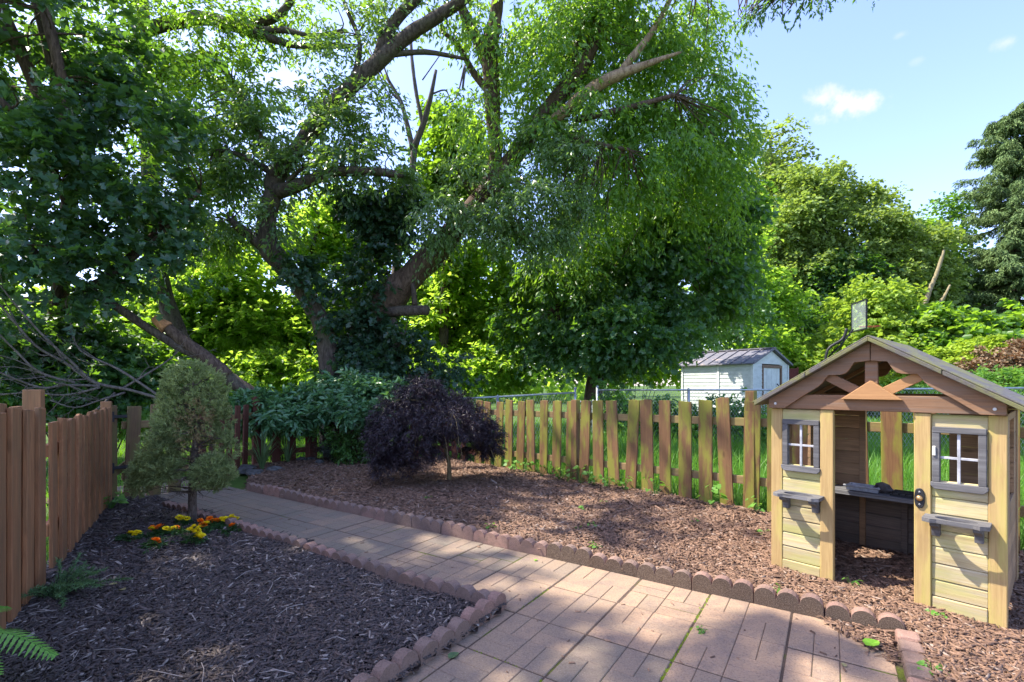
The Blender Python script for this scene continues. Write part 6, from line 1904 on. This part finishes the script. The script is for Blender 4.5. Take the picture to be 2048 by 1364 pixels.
bush('low_shrub', 'mid green low shrubs in a band under the tall spruce', 'shrub', tuple(PT(1930, 760, 17.5).xy) + (0.1,), [B(1890, 690, 17.6, 60, 40), B(1950, 670, 17.8, 70, 40), B(2020, 680, 18, 60, 40), B(1900, 650, 18, 50, 30), B(2060, 650, 18, 50, 40)], 1200, 72, M['lf_mid'], 0.22, 0.16, 8, 0.5, 'oval', sub=16, stems=6)
bush('lime_shrub', 'lime green mounded shrub behind the slope of the playhouse roof', 'shrub', tuple(PT(1930, 800, 12.4).xy) + (0.05,), [B(1958, 700, 12.4, 46, 30), B(1900, 720, 12.2, 60, 24), B(1850, 735, 12.0, 50, 24), B(1960, 735, 12.0, 70, 30), B(1800, 745, 12.2, 40, 20), B(2020, 720, 12.6, 40, 30)], 1500, 73, M['lf_lime'], 0.10, 0.065, 9, 0.25, 'oval', sub=20, stems=6, tight=0.3)
bush('red_shrub', 'reddish-leaved shrub mixed in beside the lime green mound', 'shrub', tuple(PT(2010, 810, 11.2).xy) + (0.05,), [B(1970, 735, 11.3, 46, 24), B(2020, 715, 11.4, 50, 30), B(1940, 750, 11.2, 40, 18), B(2040, 745, 11.1, 50, 30), B(2060, 700, 11.6, 40, 30)], 900, 74, M['lf_red'], 0.085, 0.05, 9, 0.25, 'diamond', sub=18, stems=6, tight=0.3)
bush('meadow_shrub', 'pale green weedy thicket along the chain link behind the playhouse', 'shrub', tuple(PT(1960, 860, 10.6).xy) + (0,), [B(1900, 775, 10.6, 80, 24), B(1990, 775, 10.4, 80, 26), B(2060, 780, 10.2, 60, 30), B(1840, 790, 10.8, 60, 24), B(1950, 820, 10.2, 120, 34)], 1300, 75, M['weed'], 0.085, 0.035, 9, 0.25, 'diamond', sub=18, stems=6, droop=0.2)
bush('shed_weeds', 'leafy weeds climbing the chain link in front of the shed', 'shrub', (3.7, 10.9, 0), [B(1310, 830, 11, 50, 40), B(1390, 850, 10.9, 50, 40), B(1480, 820, 10.6, 40, 30, w=.6), B(1450, 840, 10.7, 50, 40), B(1250, 830, 11.2, 40, 40), B(1530, 850, 10.2, 50, 50), B(1220, 790, 11.5, 30, 26, w=.6), B(1490, 775, 10.6, 14, 14, w=.15)], 1100, 76, M['weed'], 0.09, 0.055, 8, 0.25, 'oval', sub=18, stems=14)
bush('bright_undergrowth', 'sunlit yellow-green undergrowth in the gap beside the leaning maple trunk', 'shrub', tuple(PT(1270, 770, 17).xy) + (0,), [B(1260, 730, 17, 50, 24), B(1310, 740, 17, 40, 22), B(1340, 720, 17.5, 30, 30), B(1220, 740, 17, 40, 20)], 700, 77, M['lf_bright'], 0.16, 0.11, 8, 0.4, 'oval', sub=14, stems=5)
bush('bright_undergrowth', 'sunlit yellow-green undergrowth left of the purple maple behind the fence', 'shrub', tuple(PT(880, 790, 12).xy) + (0,), [B(860, 745, 12, 60, 30), B(940, 740, 12.3, 60, 36), B(1010, 745, 12.6, 60, 30), B(540, 740, 12.4, 80, 40), B(620, 750, 12.4, 60, 36), B(450, 740, 12.4, 60, 40)], 1500, 78, M['lf_bright'], 0.12, 0.08, 8, 0.35, 'oval', sub=18, stems=8)
bpy.data.objects['bright_undergrowth.001']['label'] = 'sunlit yellow-green undergrowth behind the red fence and purple maple'
# broken trunk
sb_ = PT(1845, 720, 21.5)
b_ = (sb_.x, sb_.y, 0.1)
make_tree('broken_trunk', 'pale broken tree trunk with one bare side limb beside the tall spruce', 'dead tree', b_, [([Vector(b_), PT(1846, 640, 21.5), PT(1856, 590, 21.5), PT(1872, 550, 21.5), PT(1882, 520, 21.5), PT(1888, 500, 21.5)], [0.11, 0.10, 0.09, 0.08, 0.07, 0.04]), LP([(1850, 640, 21.5, 4), (1880, 605, 21.3, 3.5), (1890, 590, 21.2, 2.5), (1900, 570, 21.2, 1.5)])], [], bark_mat('bark_snag', (0.20, 0.17, 0.09), (0.33, 0.27, 0.16), 0.7))

# tall spruce
sx_ = PT(2022, 770, 24).x
sbase = (sx_, 24.0, 0.15)
sp_root = empty('spruce_tree', sbase); tag(sp_root, 'tall blue-green spruce with drooping tiered branches at the picture edge', 'tree')
HT = PT(0, 208, 24).z - 0.15
rng = np.random.default_rng(91); Cs, Ds = [], []
mb = MB()
P_, r_ = smooth_path([Vector((0, 0, -0.1)), Vector((0.1, 0, HT * .4)), Vector((0.25, 0, HT * .8)), Vector((0.3, 0, HT - 0.1))], [0.34, 0.26, 0.1, 0.02], 5); mb.tube(P_, r_, 9, 0.06)
z = 1.6
while z < HT - 0.2:
    f_ = z / HT
    Rr = (0.45 + 4.0 * (1 - f_) ** 0.65) * rng.uniform(0.75, 1.1)
    for k in range(int(7 + 3 * (1 - f_))):
        an = rng.uniform(0, 6.283); L_ = Rr * rng.uniform(0.6, 1.1)
        a = Vector((0.25 * f_, 0, z)); e = a + Vector((math.cos(an) * L_, math.sin(an) * L_, -L_ * 0.22 + 0.25 * f_)); m_ = a.lerp(e, .5) + Vector((0, 0, -0.06 * L_)); e.z += 0.12 * L_
        P2, r2 = smooth_path([a, m_, e], [0.035, 0.022, 0.006], 4); mb.tube(P2, r2, 5, 0, caps=False)
        for i in range(1, 14):
            t_ = i / 13
            q = a.lerp(m_, t_ * 2) if t_ < .5 else m_.lerp(e, t_ * 2 - 1)
            for sg in (-1, 1, 0):
                wd_ = 0.5 * L_ * 0.42 * (1.15 - t_) * rng.uniform(.2, 1) * sg
                Cs.append((q.x - math.sin(an) * wd_, q.y + math.cos(an) * wd_, q.z - abs(wd_) * .3 + rng.normal() * .03)); Ds.append((math.cos(an) * .7 - math.sin(an) * sg * .6, math.sin(an) * .7 + math.cos(an) * sg * .6, -0.22))
    z += 0.30 + 0.16 * (1 - f_)
C = np.array(Cs); D = unit(np.array(Ds))
V, Q, t = sprays(rng, C, D, 0.30, 15, 0.17, 0.040, 0.5, 0.8, 0.5, 'diamond', 0.3)
link('crown', np_mesh('crown', V, Q, M['lf_spruce'], t), sp_root)
mb.build('trunk', M['bark_brown'], sp_root, smooth=True)

# 11 -- the wood beyond, one mass
rng = np.random.default_rng(101)
wb = []
for k in range(70):
    px = rng.uniform(-500, 2400); d = rng.uniform(30, 46)
    top = np.interp(px, [-500, 200, 420, 560, 760, 950, 1500, 1600, 1800, 2100, 2400], [560, 560, 580, 590, 540, 500, 500, 480, 570, 610, 610])
    for j in range(3):
        py = rng.uniform(top + 60, 780)
        wb.append(B(px + rng.uniform(-60, 60), py, d, rng.uniform(80, 130), rng.uniform(50, 80), rd=3.0))
C, D = blob_points(rng, wb, 5200, 12, 0.4, 0.4)
V, Q, t = sprays(rng, C, D, 1.3, 7, 0.55, 0.42, 0.3, 0.8, 0.8, 'diamond')
V[:, 2] = np.maximum(V[:, 2], 0.05)
tag(link('woodland', np_mesh('woodland', V, Q, M['lf_bright'], t)), 'distant green wood closing off the gaps between the nearer trees', 'wood', kind='stuff')

# ------------------------------------------------------------------ grass beyond the fence
M['grass'] = leaf_mat('grass', (0.065, 0.185, 0.022), (0.135, 0.310, 0.035), (0.20, 0.42, 0.02), 0.38, 0.45, 0.35, cold=(0.22, 0.27, 0.10))
rng = np.random.default_rng(55)


def grass(name, label, n_, region, hfun, w_, seed, mat):
    g = np.random.default_rng(seed)
    (x0, x1, y0, y1) = region
    # denser towards the viewer
    y = y0 + (y1 - y0) * g.uniform(0, 1, n_) ** 1.6
    x = g.uniform(x0, x1, n_)
    P = np.stack([x, y], 1)
    fl_ = [(p.x, p.y) for p in (FB[0], FB[1], FB[2], FB[3], FB[4])]
    yard = fl_ + [(9, -2), (-3, -2)] + [(p.x, p.y) for p in (lp[0], lp[2], lp[3], gp1)]
    keep = ~in_poly(P, yard) & (np.abs(x / np.maximum(y, .1)) < 1.25)
    P = P[keep]; n_ = len(P)
    clump = 0.5 + 0.5 * np.sin(P[:, 0] * 2.7 + np.sin(P[:, 1] * 1.9) * 2) * np.cos(P[:, 1] * 2.3)
    h = hfun(P, g) * (0.7 + 0.6 * clump) * g.uniform(0.5, 1.2, n_)
    k = np.clip(P[:, 1] / 8, 0.8, 2.2)
    an = g.uniform(0, 2 * np.pi, n_)
    s = np.stack([np.cos(an), np.sin(an), np.zeros(n_)], 1) * (w_ * k * .5)[:, None]
    ln_ = np.stack([g.normal(size=n_), g.normal(size=n_), np.zeros(n_)], 1) * 0.32 * h[:, None]
    z0 = terrain(P[:, 0], P[:, 1]) - 0.01
    b = np.stack([P[:, 0], P[:, 1], z0], 1)
    m_ = b + ln_ * 0.3 + np.array([0, 0, 1.0]) * (h * .55)[:, None]
    tp = b + ln_ + np.array([0, 0, 1.0]) * (h * .95)[:, None]
    V = np.stack([b - s, b + s, m_ + s * .8, m_ - s * .8, tp + s * .12, tp - s * .12], 1).reshape(-1, 3)
    o6 = (np.arange(n_) * 6)[:, None]
    Q = np.concatenate([o6 + np.array([[0, 1, 2, 3]]), o6 + np.array([[3, 2, 4, 5]])], 0)
    t = np.clip(0.25 + 0.5 * clump + g.normal(size=n_) * 0.2, 0, 1)
    tag(link(name, np_mesh(name, V, Q, mat, np.tile(t, 2))), label, 'grass', kind='stuff')


grass('grass', 'bright green lawn grass growing beyond the picket fence', 90000, (-9, 12, 3.0, 16), lambda P, g: 0.13 + 0.16 * np.clip((P[:, 0] + 1) / 3, 0, 1), 0.010, 3, M['grass'])
grass('tall_grass', 'tall loose grass and weeds standing along the chain link fence', 9000, (0.5, 9, 3.6, 11), lambda P, g: 0.34 + 0.1 * g.uniform(0, 1, len(P)), 0.010, 4, M['weed'])
